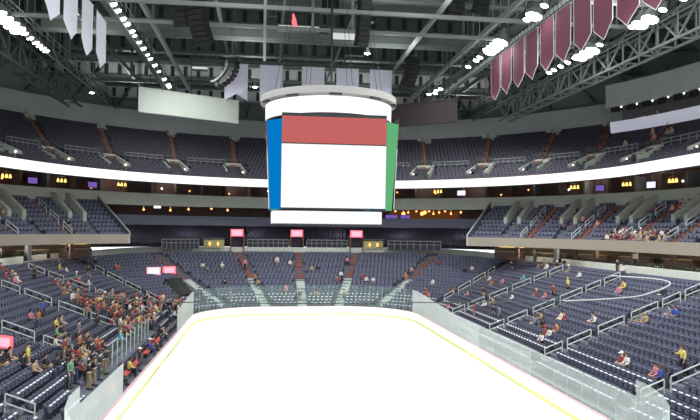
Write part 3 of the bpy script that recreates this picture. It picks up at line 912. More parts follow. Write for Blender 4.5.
# pale low rails in front of the recessed seats between the portals
for j, (xa, xb) in enumerate(((-19.5, -14.6), (-7.6, -1.4), (1.4, 7.6), (13.7, 21))):
    t = thing('mezzanine_rail', 'grey panelled rail in front of the recessed far-end seats, ' + ORD[j + 1] + ' of four from the left', 'handrail', (0, 0, 0), 0, 'far-end rails')
    N = 8
    P_ = []
    for i in range(N + 1):
        x = xa + (xb - xa) * i / N; P_.append((x, 7.5 + sqrt(40.1 ** 2 - x * x)))
    mb = MB()
    for i in range(N):
        a, b = P_[i], P_[i + 1]
        mb.bar((a[0], a[1], 9.25), (b[0], b[1], 9.25), .1, .16); mb.bar((a[0], a[1], 8.75), (b[0], b[1], 8.75), .1, .12)
    obj('bar', mb, M['concrete2'], t)
    mb = MB()
    for i in range(N):
        a, b = P_[i], P_[i + 1]
        mb.quad((a[0], a[1] + .1, 7.9), (b[0], b[1] + .1, 7.9), (b[0], b[1] + .1, 8.7), (a[0], a[1] + .1, 8.7))
    obj('panel', mb, M['purple'], t)
    for i in range(N + 1):
        mb = MB(); mb.box((P_[i][0], P_[i][1], 8.6), (.12, .12, 1.4)); obj('post', mb, M['concrete2'], t)

# pale lit kiosks seen through the recess
for j, x in enumerate((-12.5, 11.6)):
    y = 7.5 + sqrt(40.1 ** 2 - x * x)
    t = thing('lit_kiosk', 'yellow lit kiosk recess with two small lamps, ' + ('left' if x < 0 else 'right') + ' of the far-end doorways', 'kiosk', (x, y, 8.1), 0, 'lit kiosks at the far end')
    mb = MB(); mb.box((0, .3, .5), (3.0, .1, 1.2)); obj('wall', mb, M['gold'], t)
    for lx in (-.6, .6):
        mb = MB(); mb.box((lx, .15, .5), (.25, .12, .5)); obj('lamp', mb, M['orange'], t)
    mb = MB(); mb.box((0, .1, 1.3), (3.3, .5, .12)); obj('canopy', mb, M['slate'], t)

# corner tunnel with black canopy and its two lit signs
t = thing('tunnel_canopy', 'black arched tunnel mouth in the far left corner of the lower stand', 'tunnel', (-14.6, 32.6, .3), rad(30))
mb = MB()
arch = [(-1.5, 0)] + [(1.5 * cos(pi - pi * i / 10), 1.1 + 1.1 * sin(pi * i / 10)) for i in range(11)] + [(1.5, 0)]
for i in range(len(arch) - 1):
    a, b = arch[i], arch[i + 1]
    mb.quad((a[0], 0, a[1]), (b[0], 0, b[1]), (b[0], 5.4, b[1] + 2.0), (a[0], 5.4, a[1] + 2.0))
obj('hood', mb, M['slot'], t)
mb = MB(); mb.poly([(p[0] * .97, .9, p[1] * .97) for p in arch]); obj('opening', mb, M['slot'], t)
for j, (x, y, m_) in enumerate(((-19.5, 36.2, 'tvwhite'), (-17.7, 37.6, 'pink'))):
    z = zb(y, sof(x, y))
    t = thing('lit_sign', ('white-lit sign on a post beside the pink one' if j == 0 else 'pink-lit sign on a post over the black tunnel mouth'), 'sign', (x, y, z), rad(20), 'lit signs over the corner tunnel')
    mb = MB(); mb.box((0, 0, .85), (1.75, .16, 1.05)); obj('housing', mb, M['pinkhot'] if j else M['pink'], t)
    mb = MB(); mb.box((0, -.1, .85), (1.35, .05, .75)); obj('face', mb, M[m_], t)
    mb = MB(); mb.box((0, .1, .2), (.12, .12, 1.2)); obj('post', mb, M['black'], t)

t = thing('lit_monitor', 'small red and white lit monitor on a stand in the lower left stand', 'monitor', LM, rad(-35))
mb = MB(); mb.box((0, 0, 1.15), (1.1, .12, .75)); obj('housing', mb, M['pinkhot'], t)
mb = MB(); mb.box((.0, -.08, 1.15), (.85, .04, .5)); obj('screen', mb, M['pink'], t)
mb = MB(); mb.box((0, .05, .4), (.1, .1, .8)); mb.box((0, .05, .03), (.5, .4, .06)); obj('stand', mb, M['black'], t)

# ================================================================ CONCOURSE AND SUITES: lamps and screens
k = 0
for s, al in ((-1, (53.9, 48.2, 42.4, 37, 32.3, 27)), (1, (60, 55, 31.7, 26.6, 21.4, 16.6, 12.5))):
    for j, a in enumerate(al):
        x, y = SP(42.4, MIR(a, s)); nx, ny = SN(MIR(a, s))
        kind = ('amber', 'tv')[j % 2] if s > 0 else ('tv' if j in (1, 3) else 'amber')
        if kind == 'amber':
            t = thing('suite_lamp', 'cluster of warm lamps in a %s-side suite, %s of its side from the far end' % (side(s), ORD[j + 1]), 'lamp', (x, y, 16.9), atan2(ny, nx) - pi / 2, 'warm suite lamps')
            for q in range(3):
                mb = MB(); mb.tube([(-.5 + q * .5, 0, -.22), (-.5 + q * .5, 0, .22)], [.17, .1], 8); obj('shade', mb, M['amber'], t)
            mb = MB(); mb.bar((-.6, 0, .5), (.6, 0, .5), .06); mb.bar((0, 0, .5), (0, 0, 1.2), .06)
            for q in range(3): mb.bar((-.5 + q * .5, 0, .2), (-.5 + q * .5, 0, .5), .04)
            obj('bracket', mb, M['gold'], t)
        else:
            t = thing('suite_screen', 'violet-white television in a %s-side suite, %s of its side from the far end' % (side(s), ORD[j + 1]), 'television', (x, y, 16.6), atan2(ny, nx) - pi / 2, 'suite televisions')
            mb = MB(); mb.box((0, 0, 0), (1.4, .1, .85)); obj('frame', mb, M['black'], t)
            mb = MB(); mb.quad((-.62, -.07, -.36), (.62, -.07, -.36), (.62, -.07, .36), (-.62, -.07, .36)); obj('screen', mb, M['tvwhite'] if s > 0 and j % 4 != 3 else M['tvviolet'], t)
            mb = MB(); mb.bar((0, .1, .4), (0, .1, 1.5), .06); obj('bracket', mb, M['black'], t)
# small recessed lamps all along the suites
for i, a in enumerate(range(-9, 190, 7)):
    x, y = SP(43.9, a + (i * 37 % 5) * .5)
    mb = MB(); mb.sphere((0, 0, 0), .13, n=6)
    tag(obj('downlight', mb, M['orange'] if i % 3 else M['lens2'], None, (x, y, 16.3 + (i * 13 % 4) * .2)), 'pinpoint %s lamp at the back of the suites, %s along from the right' % ('orange' if i % 3 else 'white', ORD[i + 1] if i + 1 < len(ORD) else 'last'), 'lamp', 'pinpoint suite lamps')
# restaurant lights at the far right and left
xs = [16.6, 17.3, 18.5, 19.3, 19.7, 20.3, 20.9, 21.7, 22.5, 23.3, 24.6, 15.4, -19.0, -16.5, -13.2, -22.5, -10.8]
for i, x in enumerate(xs):
    y = 7.5 + sqrt(43.5 ** 2 - x * x)
    mb = MB(); r_ = .3 if i in (0, 3, 4) else .17
    mb.sphere((0, 0, 0), r_, n=8); mb.tube([(0, 0, r_ * .6), (0, 0, .5)], .03, 5)
    tag(obj('restaurant_lamp', mb, M['orange'], None, (x, y, 13.5 + .2 * (i % 3))), 'round warm lamp hanging in the far-end restaurant, %s' % ('%s from the %s end' % (ORD[i + 1], 'scoreboard') if i < 12 else '%s left of the scoreboard' % ORD[i - 11]), 'lamp', 'restaurant lamps')
for j, (x, z, w) in enumerate(((-20.2, 13.9, 1.1), (14.2, 12.95, 2.0), (16.2, 12.95, 1.6))):
    y = 7.5 + sqrt(40.4 ** 2 - x * x)
    t = thing('restaurant_screen', ('blue-white television' if j == 0 else 'low violet display strip') + ' at the restaurant front, ' + ('far left', 'beside the green panel', 'further from the green panel')[j], 'television', (x, y, z), 0, 'restaurant displays')
    mb = MB(); mb.box((0, 0, 0), (w, .1, .62)); obj('frame', mb, M['black'], t)
    mb = MB(); mb.quad((-w * .46, -.07, -.26), (w * .46, -.07, -.26), (w * .46, -.07, .26), (-w * .46, -.07, .26)); obj('screen', mb, M['tvwhite'] if j == 0 else M['tvviolet'], t)
# concourse lamps and columns under the club tiers
for s in (1, -1):
    for j, a in enumerate((-16, -6, 3, 12, 21, 30, 39)):
        x, y = SP(36.5, MIR(a, s)); nx, ny = SN(MIR(a, s))
        mb = MB(); mb.box((0, 0, 1.0), (.5, .5, 2.0)); mb.box((0, 0, .1), (.7, .7, .2)); mb.box((0, 0, 1.9), (.8, .8, .2))
        tag(obj('concourse_column', mb, M['concrete2'] if j % 2 else M['brown'], None, (x, y, 7.0), atan2(ny, nx)), 'square column on the %s concourse, %s from its far end' % (side(s), ORD[7 - j]), 'column', 'concourse columns')
        x, y = SP(39.5, MIR(a + 4, s)); nx, ny = SN(MIR(a + 4, s))
        t = thing('concourse_counter', 'warm lit counter on the %s concourse, %s from its far end' % (side(s), ORD[7 - j]), 'counter', (x, y, 7.0), atan2(ny, nx) - pi / 2, 'lit concourse counters')
        mb = MB(); mb.box((0, 0, .5), (4.2, .6, 1.0)); obj('base', mb, M['brown'], t)
        mb = MB(); mb.box((0, -.1, 1.04), (4.4, .9, .08)); obj('worktop', mb, M['gold'], t)
        mb = MB(); mb.box((0, .5, 1.75), (3.6, .08, .22)); obj('light_strip', mb, M['warm'] if j % 2 else M['amber'], t)
        mb = MB()
        for q in range(8): mb.sphere((-1.8 + q * .5, -.9, .75), .35, n=6, s=(1, .8, 1.2))
        x2, y2 = SP(bowl_edge(MIR(a + 4.5, s)) + .8, MIR(a + 4.5, s))
        if s < 0 and j < 3: pass
        t = thing('planter', 'dark leafy planter behind the %s parapet, %s from its far end' % (side(s), ORD[7 - j]), 'planter', (x2, y2, 7.0), atan2(ny, nx) - pi / 2, 'planters behind the parapet')
        pb = MB(); pb.box((0, 0, .28), (4.2, .5, .55)); obj('trough', pb, M['black'], t)
        pl = MB()
        rr = random.Random(j * 7 + s)
        for q in range(60):
            bx, by, bz = rr.uniform(-2, 2), rr.uniform(-.25, .25), .55
            hgt = rr.uniform(.25, .6); dx, dy = rr.uniform(-.2, .2), rr.uniform(-.2, .2)
            pl.poly([(bx - .05, by, bz), (bx + .05, by, bz), (bx + dx, by + dy, bz + hgt)])
            pl.poly([(bx, by - .05, bz), (bx, by + .05, bz), (bx + dy, by + dx, bz + hgt * .8)])
        obj('foliage', pl, M['plant'], t)

# ================================================================ RIBBON DISPLAY
t = thing('ribbon_display', 'long curved white-lit ribbon display along the front of the upper tier', 'display')
mb = MB(); mb.sweep([(32.0, 16.72), (32.0, 17.8)], A0, A1); obj('screen', mb, M['led'], t)
mb = MB(); mb.sweep([(32.0, 16.72), (32.02, 16.66), (32.45, 16.66), (32.45, 17.86), (32.02, 17.86), (32.0, 17.8)], A0, A1); obj('housing', mb, M['slot'], t)

# ================================================================ SCOREBOARD
sb = thing('scoreboard', 'large hanging scoreboard with white screens, red header, blue and green corner panels', 'scoreboard', (0, 0, 0))
HW = 3.84
def ring_face(q):            # turn a face built on the near (-y) side to side q
    return Matrix.Rotation(rad(90 * q), 3, 'Z')
for q in range(4):
    Rm = ring_face(q)
    def W(x, y, z): return tuple(Rm @ Vector((x, y, z)))
    yt, yb = -4.95, -4.62
    def yy(z): return yb + (yt - yb) * (z - 12.25) / (19.1 - 12.25)
    def panel(x0, x1, z0, z1, off=0):
        mb = MB(); mb.quad(W(x0, yy(z0) - off, z0), W(x1, yy(z0) - off, z0), W(x1, yy(z1) - off, z1), W(x0, yy(z1) - off, z1)); return mb
    tag(obj('main_screen', panel(-HW, HW, 12.42, 17.04, .04), M['screen'], sb), 'plain white main screen')
    tag(obj('header_panel', panel(-HW, HW, 17.12, 19.05, .04), M['led_red'], sb), 'plain red panel over the main screen')
    obj('screen_frame', panel(-HW - .02, HW + .02, 12.3, 19.3), M['black'], sb)
    # corner panel between this face and the next
    xt, xb = 5.0, 4.5
    c0t, c1t = (HW, yy(18.8)), (xt, -HW + .05)
    c0b, c1b = (HW, yy(12.3)), (xb, -HW + .05)
    mb = MB(); mb.quad(W(c0b[0], c0b[1], 12.3), W(c1b[0], c1b[1], 12.3), W(c1t[0], c1t[1], 18.85), W(c0t[0], c0t[1], 18.85))
    # the corner seen left of the near face is blue, the one right of it green
    tag(obj('corner_panel', mb, M['led_green'] if q in (0, 2) else M['led_blue'], sb), 'plain %s corner panel' % ('green' if q in (0, 2) else 'blue'))
def disc_ring(prof, m, name, n=56, lab=None):
    mb = MB()
    w = len(prof)
    for i in range(n):
        t_ = 2 * pi * i / n
        for R, z in prof: mb.v.append((R * cos(t_), R * sin(t_), z))
    for i in range(n):
        for j in range(w - 1):
            a, b = i * w + j, ((i + 1) % n) * w + j
            mb.f.append((a, a + 1, b + 1, b)); mb.m.append(0)
    return tag(obj(name, mb, m, sb), lab)
disc_ring([(5.04, 19.4), (5.06, 20.62)], M['led'], 'ring_display', lab='curved white-lit ring display')
disc_ring([(4.2, 19.2), (5.0, 19.3), (5.0, 19.4), (5.04, 19.4)], M['purple'], 'ring_underside')
disc_ring([(5.06, 20.62), (5.1, 20.74), (5.44, 20.78), (5.44, 21.3), (5.0, 21.34), (4.2, 21.2), (4.2, 20.9)], M['ringgrey'], 'ring_truss', lab='grey metal ring over the white ring display')
mb = MB()
b4 = 4.18
oc = [(-b4 - .3, -3.6), (-3.9, -b4), (3.3, -b4), (b4 - .4, -3.6), (b4 - .4, 3.6), (3.3, b4), (-3.9, b4), (-b4 - .3, 3.6)]
for i in range(8):
    a, b = oc[i], oc[(i + 1) % 8]
    mb.quad((a[0], a[1], 11.28), (b[0], b[1], 11.28), (b[0], b[1], 12.2), (a[0], a[1], 12.2))
tag(obj('lower_display', mb, M['screen'], sb), 'white-lit lower display band')
mb = MB(); mb.poly([(p[0], p[1], 11.27) for p in oc][::-1]); mb.poly([(p[0] * 1.02, p[1] * 1.02, 12.26) for p in oc]); obj('lower_cover', mb, M['slot'], sb)
mb = MB()
for sx in (-1, 1):
    for sy in (-1, 1):
        mb.bar((sx * 3.2, sy * 3.2, 12.2), (sx * 3.2, sy * 3.2, 20.9), .3)
        mb.bar((sx * 3.2, sy * 3.2, 16), (-sx * 3.2, sy * 3.2, 20), .16)
    mb.bar((sx * 4.2, 0, 21), (-sx * 4.2, 0, 21), .25)
    mb.bar((0, sx * 4.2, 21), (0, -sx * 4.2, 21), .25)
obj('inner_frame', mb, M['steel'], sb)
for i in range(8):
    t_ = 2 * pi * i / 8 + .3
    mb = MB(); mb.tube([(4.6 * cos(t_), 4.6 * sin(t_), 21.2), (3.0 * cos(t_), 3.0 * sin(t_), 30.5)], .02, 5); obj('cable', mb, M['black'], sb)
mb = MB(); mb.tube([(.2, 0, 20.9), (.2, 0, 35)], .09, 8)
obj('hoist_cable', mb, M['black'], sb)
for i in range(10):
    t_ = 2 * pi * (i + .5) / 10
    mb = MB(); mb.box((5.3 * cos(t_), 5.3 * sin(t_), 20.7), (.9, .35, .1), t_ + pi / 2); obj('ring_lamp', mb, M['black'], sb)

# ================================================================ HANGING BANNERS
def banner(name, w, h, shape, m, label, group, loc, rz, trim=True, z_rail=None):
    t = thing(name, label, 'banner', loc, rz, group)
    nx_ = 8
    def top(u): return 0
    def bot(u):
        if shape == 'point': return -(h - .95 * abs(u - .5) * 2)
        if shape == 'swallow': return -(h - .75 * (1 - abs(u - .5) * 2))
        return -h
    def wob(u, v): return .05 * sin(u * 7 + loc[1]) * (-v / h)
    mb = MB(); rows = 6
    for k in range(rows):
        for i in range(nx_):
            u0, u1 = i / nx_, (i + 1) / nx_
            P = []
            for u, r in ((u0, k + 1), (u1, k + 1), (u1, k), (u0, k)):
                v = bot(u) * r / rows
                P.append(((u - .5) * w, wob(u, v), v))
            mb.quad(*P)
    obj('cloth', mb, m, t)
    if trim:
        mb = MB()
        for i in range(nx_):
            u0, u1 = i / nx_, (i + 1) / nx_
            mb.bar(((u0 - .5) * w, wob(u0, bot(u0)), bot(u0)), ((u1 - .5) * w, wob(u1, bot(u1)), bot(u1)), .045)
        for u in (0, 1): mb.bar(((u - .5) * w, 0, 0), ((u - .5) * w, wob(u, bot(u)), bot(u)), .045)
        obj('hem', mb, M['pale_trim'], t)
    mb = MB(); mb.tube([(-w / 2 - .08, 0, .02), (w / 2 + .08, 0, .02)], .05, 6); obj('rod', mb, M['steel2'], t)
    return t
for i in range(11):
    y = 9.2 - i * 2.93
    banner('hanging_banner', 2.5, 4.2, 'point', M['burg'], 'plain burgundy pointed banner with pale hem, %s of the row from its far end' % ORD[i + 1], 'burgundy banners under the right catwalk', (17.55, y + .4, 28.1), pi / 2)
for i in range(6):
    y = 3.6 - i * 4.1
    banner('hanging_banner', 3.1, 4.4, 'point', M['lavw'], 'plain lavender pointed banner, %s of the left row from its far end' % ORD[i + 1], 'lavender banners under the left catwalk', (-18.65, y, 28.35), pi / 2, trim=False)
for i, x in enumerate((-8.26, -4.54, 0.0, 3.76, 7.49)):
    banner('hanging_banner', 2.45, 4.0, 'swallow', M['lav'], 'plain lavender swallow-tailed banner hanging above the scoreboard, %s of five from the left' % ORD[i + 1], 'lavender banners across the hall', (x, 18.0, 28.55), 0, trim=False)
mb = MB(); mb.tube([(-10, 18, 28.62), (10, 18, 28.62)], .06, 6)
for x in (-9.8, -3, 3, 9.8): mb.tube([(x, 18, 28.6), (x, 18, 33)], .03, 5)
tag(obj('banner_rail', mb, M['black']), 'thin dark rail carrying the five lavender banners over the scoreboard', 'rail')

# two blank sign boards angled across the far corners
for s, m_, lab in ((-1, 'boardgrey', 'blank pale grey sign board hanging left of the scoreboard'), (1, 'boardbrown', 'blank dark brown sign board hanging right of the scoreboard')):
    p, q = Vector((-17.5 if s < 0 else 14.9, 14.0, 0)), Vector((s * 8.1, 19.2, 0))
    L = (q - p).length; c = (p + q) / 2
    t = thing('sign_board', lab, 'sign', (c.x, c.y, 23.55), atan2(q.y - p.y, q.x - p.x) if s < 0 else atan2(p.y - q.y, p.x - q.x), 'hanging sign boards')
    mb = MB(); mb.box((0, 0, 0), (L, .22, 2.35)); obj('panel', mb, M[m_], t)
    mb = MB()
    for z in (-1.2, 1.2): mb.bar((-L / 2, 0, z), (L / 2, 0, z), .3, .1)
    for x in (-L / 2, L / 2): mb.bar((x, 0, -1.2), (x, 0, 1.2), .3, .1)
    obj('frame', mb, M[m_], t)
    for x in (-L * .4, 0, L * .4):
        mb = MB(); mb.tube([(x, 0, 1.2), (x, 0, 8)], .04, 5); obj('cable', mb, M['black'], t)

# ================================================================ ROOF STEEL
def truss(name, p, q, depth, w, label, group, m, r=.12, bays=None, parts=True):
    """box lattice truss between p and q (same height)"""
    p, q = Vector(p), Vector(q); d = q - p; L = d.length; u = d.normalized()
    n = u.cross(Vector((0, 0, 1))).normalized()
    t = thing(name, label, 'truss', p, 0, group)
    ch = MB()
    for a in (-w / 2, w / 2):
        for z in (0, depth): ch.bar(n * a + Vector((0, 0, z)), n * a + Vector((0, 0, z)) + d, r)
    obj('chord', ch, m, t)
    lt = MB(); B = bays or max(2, int(L / depth))
    for i in range(B):
        for a in (-w / 2, w / 2):
            A_ = u * (L * i / B) + n * a; B_ = u * (L * (i + 1) / B) + n * a
            z0, z1 = (0, depth) if i % 2 else (depth, 0)
            lt.bar(A_ + Vector((0, 0, z0)), B_ + Vector((0, 0, z1)), r * .7)
            lt.bar(A_, A_ + Vector((0, 0, depth)), r * .6)
        A_ = u * (L * i / B)
        lt.bar(A_ - n * w / 2, A_ + n * w / 2, r * .6)
    obj('lattice', lt, m, t)
    return t
# transverse main girders: deep webs with dark slots
for i, (y, z, hgt) in enumerate(((9.0, 33.2, 1.6), (18.0, 32.9, 1.7), (27.0, 32.0, 1.9), (39.0, 31.6, 1.9), (46.5, 30.0, 1.8))):
    half = sqrt(max(0, 48.4 ** 2 - (y - 7.5) ** 2)) - .3
    t = thing('roof_girder', 'deep grey roof girder with dark slots crossing the hall, %s back from the scoreboard' % ORD[i + 1], 'girder', (0, y, z), 0, 'slotted roof girders')
    mb = MB(); mb.box((0, 0, hgt / 2), (2 * half, .2, hgt)); obj('web', mb, M['steel'] if i < 3 else M['bulk'], t)
    mb = MB(); mb.box((0, 0, -.1), (2 * half, .9, .22)); mb.box((0, 0, hgt), (2 * half, .9, .22)); obj('flange', mb, M['steel'], t)
    mb = MB(); x = -half + 1
    while x < half - 1:
        mb.box((x, -.13, hgt * .48), (.5, .08, hgt * .72)); x += 1.75
    tag(obj('slot', mb, M['slot'], t), kind='stuff')
# lower transverse pipes and beams
for i, (y, z, r, m_) in enumerate(((.6, 28.8, .16, 'steel2'), (5.4, 28.7, .15, 'steel2'), (12.0, 29.5, .2, 'steel'), (14.8, 31.0, .5, 'steel'), (23.0, 30.0, .2, 'steel'), (33.0, 29.6, .18, 'steel'), (-3.4, 29.4, .2, 'steel2'))):
    mb = MB(); mb.bar((-27, y, z), (27, y, z), r * 1.6, r * 2)
    tag(obj('roof_beam', mb, M[m_]), 'straight %s beam crossing under the roof, %s' % ('pale thin' if m_ == 'steel2' else 'grey', ('over the scoreboard front', 'just behind the scoreboard top', 'a third of the way to the far wall', 'thick one near the lavender banners', 'behind the lavender banners', 'well behind the lavender banners', 'nearest of them all')[i]), 'beam', 'roof cross beams')
# long beams running toward the far end
for i, (x, z, r) in enumerate(((-15.2, 29.2, .3), (14.9, 29.2, .3), (9.3, 29.2, .26), (-9.6, 31.5, .3), (3.2, 31.6, .2), (-3.5, 31.6, .2), (-22.2, 30.5, .35), (22.2, 30.5, .35))):
    mb = MB(); mb.bar((x, -10, z), (x, 40, z), r, r * 1.5)
    tag(obj('roof_beam', mb, M['steel2'] if i < 3 else M['steel']), 'long straight beam running to the far end, %s roof half, %s' % (side(x), ('beside the left inner catwalk', 'beside the right inner catwalk', 'between scoreboard and right beam', 'darker one left of the scoreboard', 'thin one right of the hoist', 'thin one left of the hoist', 'left of the lavender row', 'beyond the burgundy row')[i]), 'beam', 'roof long beams')
for i, (x, y) in enumerate(((-16, 12), (-9.6, 23), (-4, 33), (4, 23), (10, 33), (-21, 27), (20, 27), (15, 12), (-5.2, .6), (-1.0, 5.4), (2.6, 5.4), (26, 20), (-26, 20))):
    z0 = 24.4 if i == 8 else 28.7
    mb = MB(); mb.bar((x, y, z0), (x, y, 35), .22)
    tag(obj('roof_hanger', mb, M['steel2'] if 8 <= i <= 10 else M['steel']), 'vertical steel hanger under the roof, %s' % (('long pale one left of the scoreboard', 'pale one over the scoreboard', 'pale one right of the scoreboard')[i - 8] if 8 <= i <= 10 else '%s one on the %s side from the far end' % (ORD[i % 8 + 1], side(x))), 'hanger', 'roof hangers')
# sloping braces from bulkhead to roof
for s in (1, -1):
    for j, a in enumerate((8, 16, 24, 32, 40, 48, 56, 64, 72, 80)):
        p = SP(48.2, MIR(a, s)); q = SP(35.5, MIR(a, s)); r_ = SP(41, MIR(a, s))
        t = thing('roof_rib', 'sloping steel roof rib springing from the grey wall, %s side, %s from the far middle' % (side(s), ORD[10 - j]), 'truss', (0, 0, 0), 0, 'roof ribs')
        mb = MB(); mb.bar((*p, 29.2), (*q, 34.8), .28); mb.bar((*p, 33.5), (*q, 35.2), .22); obj('chord', mb, M['steel'], t)
        mb = MB(); mb.bar((*p, 33.5), (*r_, 31.8), .16); mb.bar((*r_, 31.8), (*q, 35.2), .16); mb.bar((*r_, 31.8), (*r_, 34.6), .16); obj('brace', mb, M['steel'], t)

# catwalks carrying the floodlights
def catwalk(x, label, w=1.2):
    t = thing('catwalk', label, 'catwalk', (x, 17, 29.2), 0, 'roof catwalks')
    mb = MB(); mb.box((0, 0, .0), (w, 62, .1)); obj('deck', mb, M['steel'], t)
    for sx in (-1, 1):
        for h in (.6, 1.1):
            mb = MB(); mb.tube([(sx * w / 2, -31, h), (sx * w / 2, 31, h)], .04, 5); obj('handrail', mb, M['steel2'], t)
    mb = MB()
    for i in range(32):
        for sx in (-1, 1): mb.bar((sx * w / 2, -31 + i * 2, 0), (sx * w / 2, -31 + i * 2, 1.1), .06)
        mb.bar((-w / 2, -31 + i * 2, 0), (-w / 2, -31 + i * 2, 5.8), .07)
    obj('post', mb, M['steel2'], t)
    mb = MB()
    for i in range(31):
        mb.bar((w / 2, -31 + i * 2, -.9 if i % 2 else 0), (w / 2, -29 + i * 2, 0 if i % 2 else -.9), .08)
    mb.bar((w / 2, -31, -.9), (w / 2, 31, -.9), .12)
    obj('lattice', mb, M['steel2'], t)
catwalk(17.3, 'grey catwalk with floodlights above the burgundy banners')
catwalk(-17.9, 'grey catwalk with bright floodlights right of the left lavender banners')
catwalk(26.6, 'outer grey catwalk with floodlights beyond the burgundy banners')
catwalk(-27.6, 'outer grey catwalk with floodlights at the far left')
# serrated cable tray over the burgundy banners
t = thing('cable_tray', 'pale serrated cable tray running above the burgundy banners', 'cable tray', (17.9, 5, 28.55))
mb = MB(); mb.box((0, 0, 0), (.5, 48, .08)); obj('tray', mb, M['steel2'], t)
mb = MB()
for i in range(66): mb.box((-.28, -23.7 + i * .72, .02), (.1, .4, .34))
tag(obj('tooth', mb, M['white'], t), kind='stuff')
truss('roof_truss', (28.6, -12, 26.6), (28.6, 36, 26.6), 2.4, 1.6, 'pale lattice truss below the outer right floodlights', 'outer roof trusses', M['steel2'], .2, 18)
truss('roof_truss', (-29.8, -12, 26.6), (-29.8, 36, 26.6), 2.4, 1.6, 'grey lattice truss below the outer left floodlights', 'outer roof trusses', M['steel'], .2, 18)

# floodlights
def make_flood(label, loc, rx, grp, big=1.0):
    t = thing('floodlight', label, 'floodlight', loc, 0, grp)
    t.rotation_euler = (0, rx, 0)
    mb = MB(); mb.tube([(0, 0, .55 * big), (0, 0, .1), (0, 0, -.25 * big)], [.14 * big, .3 * big, .42 * big], 10); obj('housing', mb, M['steel2'], t)
    mb = MB(); mb.sphere((0, 0, -.25 * big), .4 * big, n=8, s=(1, 1, .45)); obj('lens', mb, M['lens'], t)
    mb = MB(); mb.bar((-.45 * big, 0, 0), (-.45 * big, 0, .8), .06); mb.bar((.45 * big, 0, 0), (.45 * big, 0, .8), .06); mb.bar((-.45 * big, 0, .8), (.45 * big, 0, .8), .06); obj('yoke', mb, M['black'], t)
    return t
FL = []
for nm, x, z, ys in (
        ('inner right', 16.55, 28.75, [-13.5, -11, -8.5, -6, -4, -2.2, -.6, 5.2, 6.2, 7.2, 8.2, 11.2, 12.4, 15, 26, 28.5]),
        ('outer right', 25.9, 28.6, [-9, -7.5, -5, -3.4, -2, -.7, 4.6, 5.8, 7, 8.2, 9.4, 11, 12.6, 14.2, 15.4]),
        ('inner left', -17.2, 28.7, [1, 2.5, 4.5, 6, 8, 9.5, 11.5, 13.5, 16, 17.5, 20, 23, 26.5, 29.5, 30.6]),
        ('outer left', -27.0, 28.6, [4, 5.4, 6.8, 8.2, 10, 11.4, 12.8, 13.8, 14.8, 15.7])):
    for i, y in enumerate(ys[::-1]):
        big = 1.7 if ('right' in nm and (5 <= y <= 8.4 or -3.6 < y < -1.8)) or (nm == 'outer left' and y < 8.5) else .8  # oversized lamps put the bloom of the brightest clusters into the shape
        if nm == 'inner left' and 8 < y < 25: big = (.55, .8, .65)[i % 3]
        make_flood('bright floodlight, %s catwalk, %s from its far end' % (nm, ORD[i + 1]), (x, y, z), rad(18 if x < 0 else -18) * -1, nm + ' catwalk floodlights', big)
for i, (x, y, z) in enumerate(((-27.8, 36, 28.7), (-6.4, 25.6, 28.0), (-4.6, 25.6, 27.4), (10.5, 30, 28.2), (17.9, 27, 27.4), (14.5, 24, 27.6), (15.4, 24, 28.1), (5.3, 14, 29.4))):
    make_flood('single small floodlight, %s' % ('far left over the grey wall', 'left of the pair above the lavender banners', 'right of the pair above the lavender banners', 'over the brown sign board', 'beside the burgundy row end', 'left one near the brown board', 'right one near the brown board', 'above the scoreboard hoist')[i], (x, y, z), 0, 'single roof floodlights', .75)

# loudspeaker arrays and other rigging
def speaker_array(x, y, z, rz, n, label, curve=.09, w=1.5, frame=False, h=.42):
    t = thing('speaker_array', label, 'loudspeaker', (x, y, z), rz, 'hanging loudspeaker arrays')
    px, pz, ang = 0, 0, .05
    pts = []
    for i in range(n):
        mx = Matrix.Rotation(ang, 3, 'X')
        mb = MB(); mb.box((0, px, pz), (w, .75, h * .92), mx=mx); mb.box((0, px - .36 * cos(ang), pz - .36 * sin(ang)), (w * .9, .06, h * .7), mx=mx)
        obj('cabinet', mb, M['black'], t)
        pts.append((px, pz))
        px += h * sin(ang); pz -= h * cos(ang); ang += curve
    mb = MB(); mb.bar((-w / 2, 0, .4), (w / 2, 0, .4), .14); mb.bar((0, -.6, .45), (0, .8, .45), .14)
    for sx in (-1, 1): mb.tube([(sx * w * .4, 0, .4), (sx * w * .2, 0, 33.5 - z)], .035, 5)
    obj('rigging', mb, M['steel'], t)
    if frame:
        for sx in (-1, 1):
            mb = MB()
            mb.tube([(sx * (w / 2 + .15), p[0] + .5, p[1]) for p in pts] , .12, 6); mb.bar((sx * (w / 2 + .15), -.3, .35), (sx * (w / 2 + .15), .9, .35), .16)
            obj('side_frame', mb, M['steel2'], t)
    return t
speaker_array(-10.9, 1.5, 30.2, rad(-30), 11, 'long dark loudspeaker array above the blank pale sign board', .07)
speaker_array(-12.4, 3.5, 31.0, rad(-20), 8, 'dark loudspeaker array behind the long one, left of the scoreboard', .05, 1.2)
speaker_array(3.05, .8, 31.4, rad(20), 13, 'tall straight dark loudspeaker array right of the scoreboard hoist', .015, 1.0)
speaker_array(11.6, 3, 33.0, rad(15), 9, 'dark loudspeaker array high right of the scoreboard', .06, 1.5)
speaker_array(13.8, 2, 33.4, rad(25), 9, 'dark loudspeaker array next to the burgundy banners', .05, 1.3)
speaker_array(10.6, 16, 29.3, rad(35), 9, 'dark curved loudspeaker array above the brown sign board', .09, 1.5)
speaker_array(7.6, 21, 28.0, rad(20), 6, 'small dark loudspeaker array behind the last lavender banner', .06, 1.2)
# dark curved cluster with pale curved frame next to the first lavender banner
speaker_array(-8.3, 14.2, 27.8, rad(70), 8, 'dark curved cluster in a pale curved frame beside the leftmost swallow-tailed banner', .2, 1.2, True)
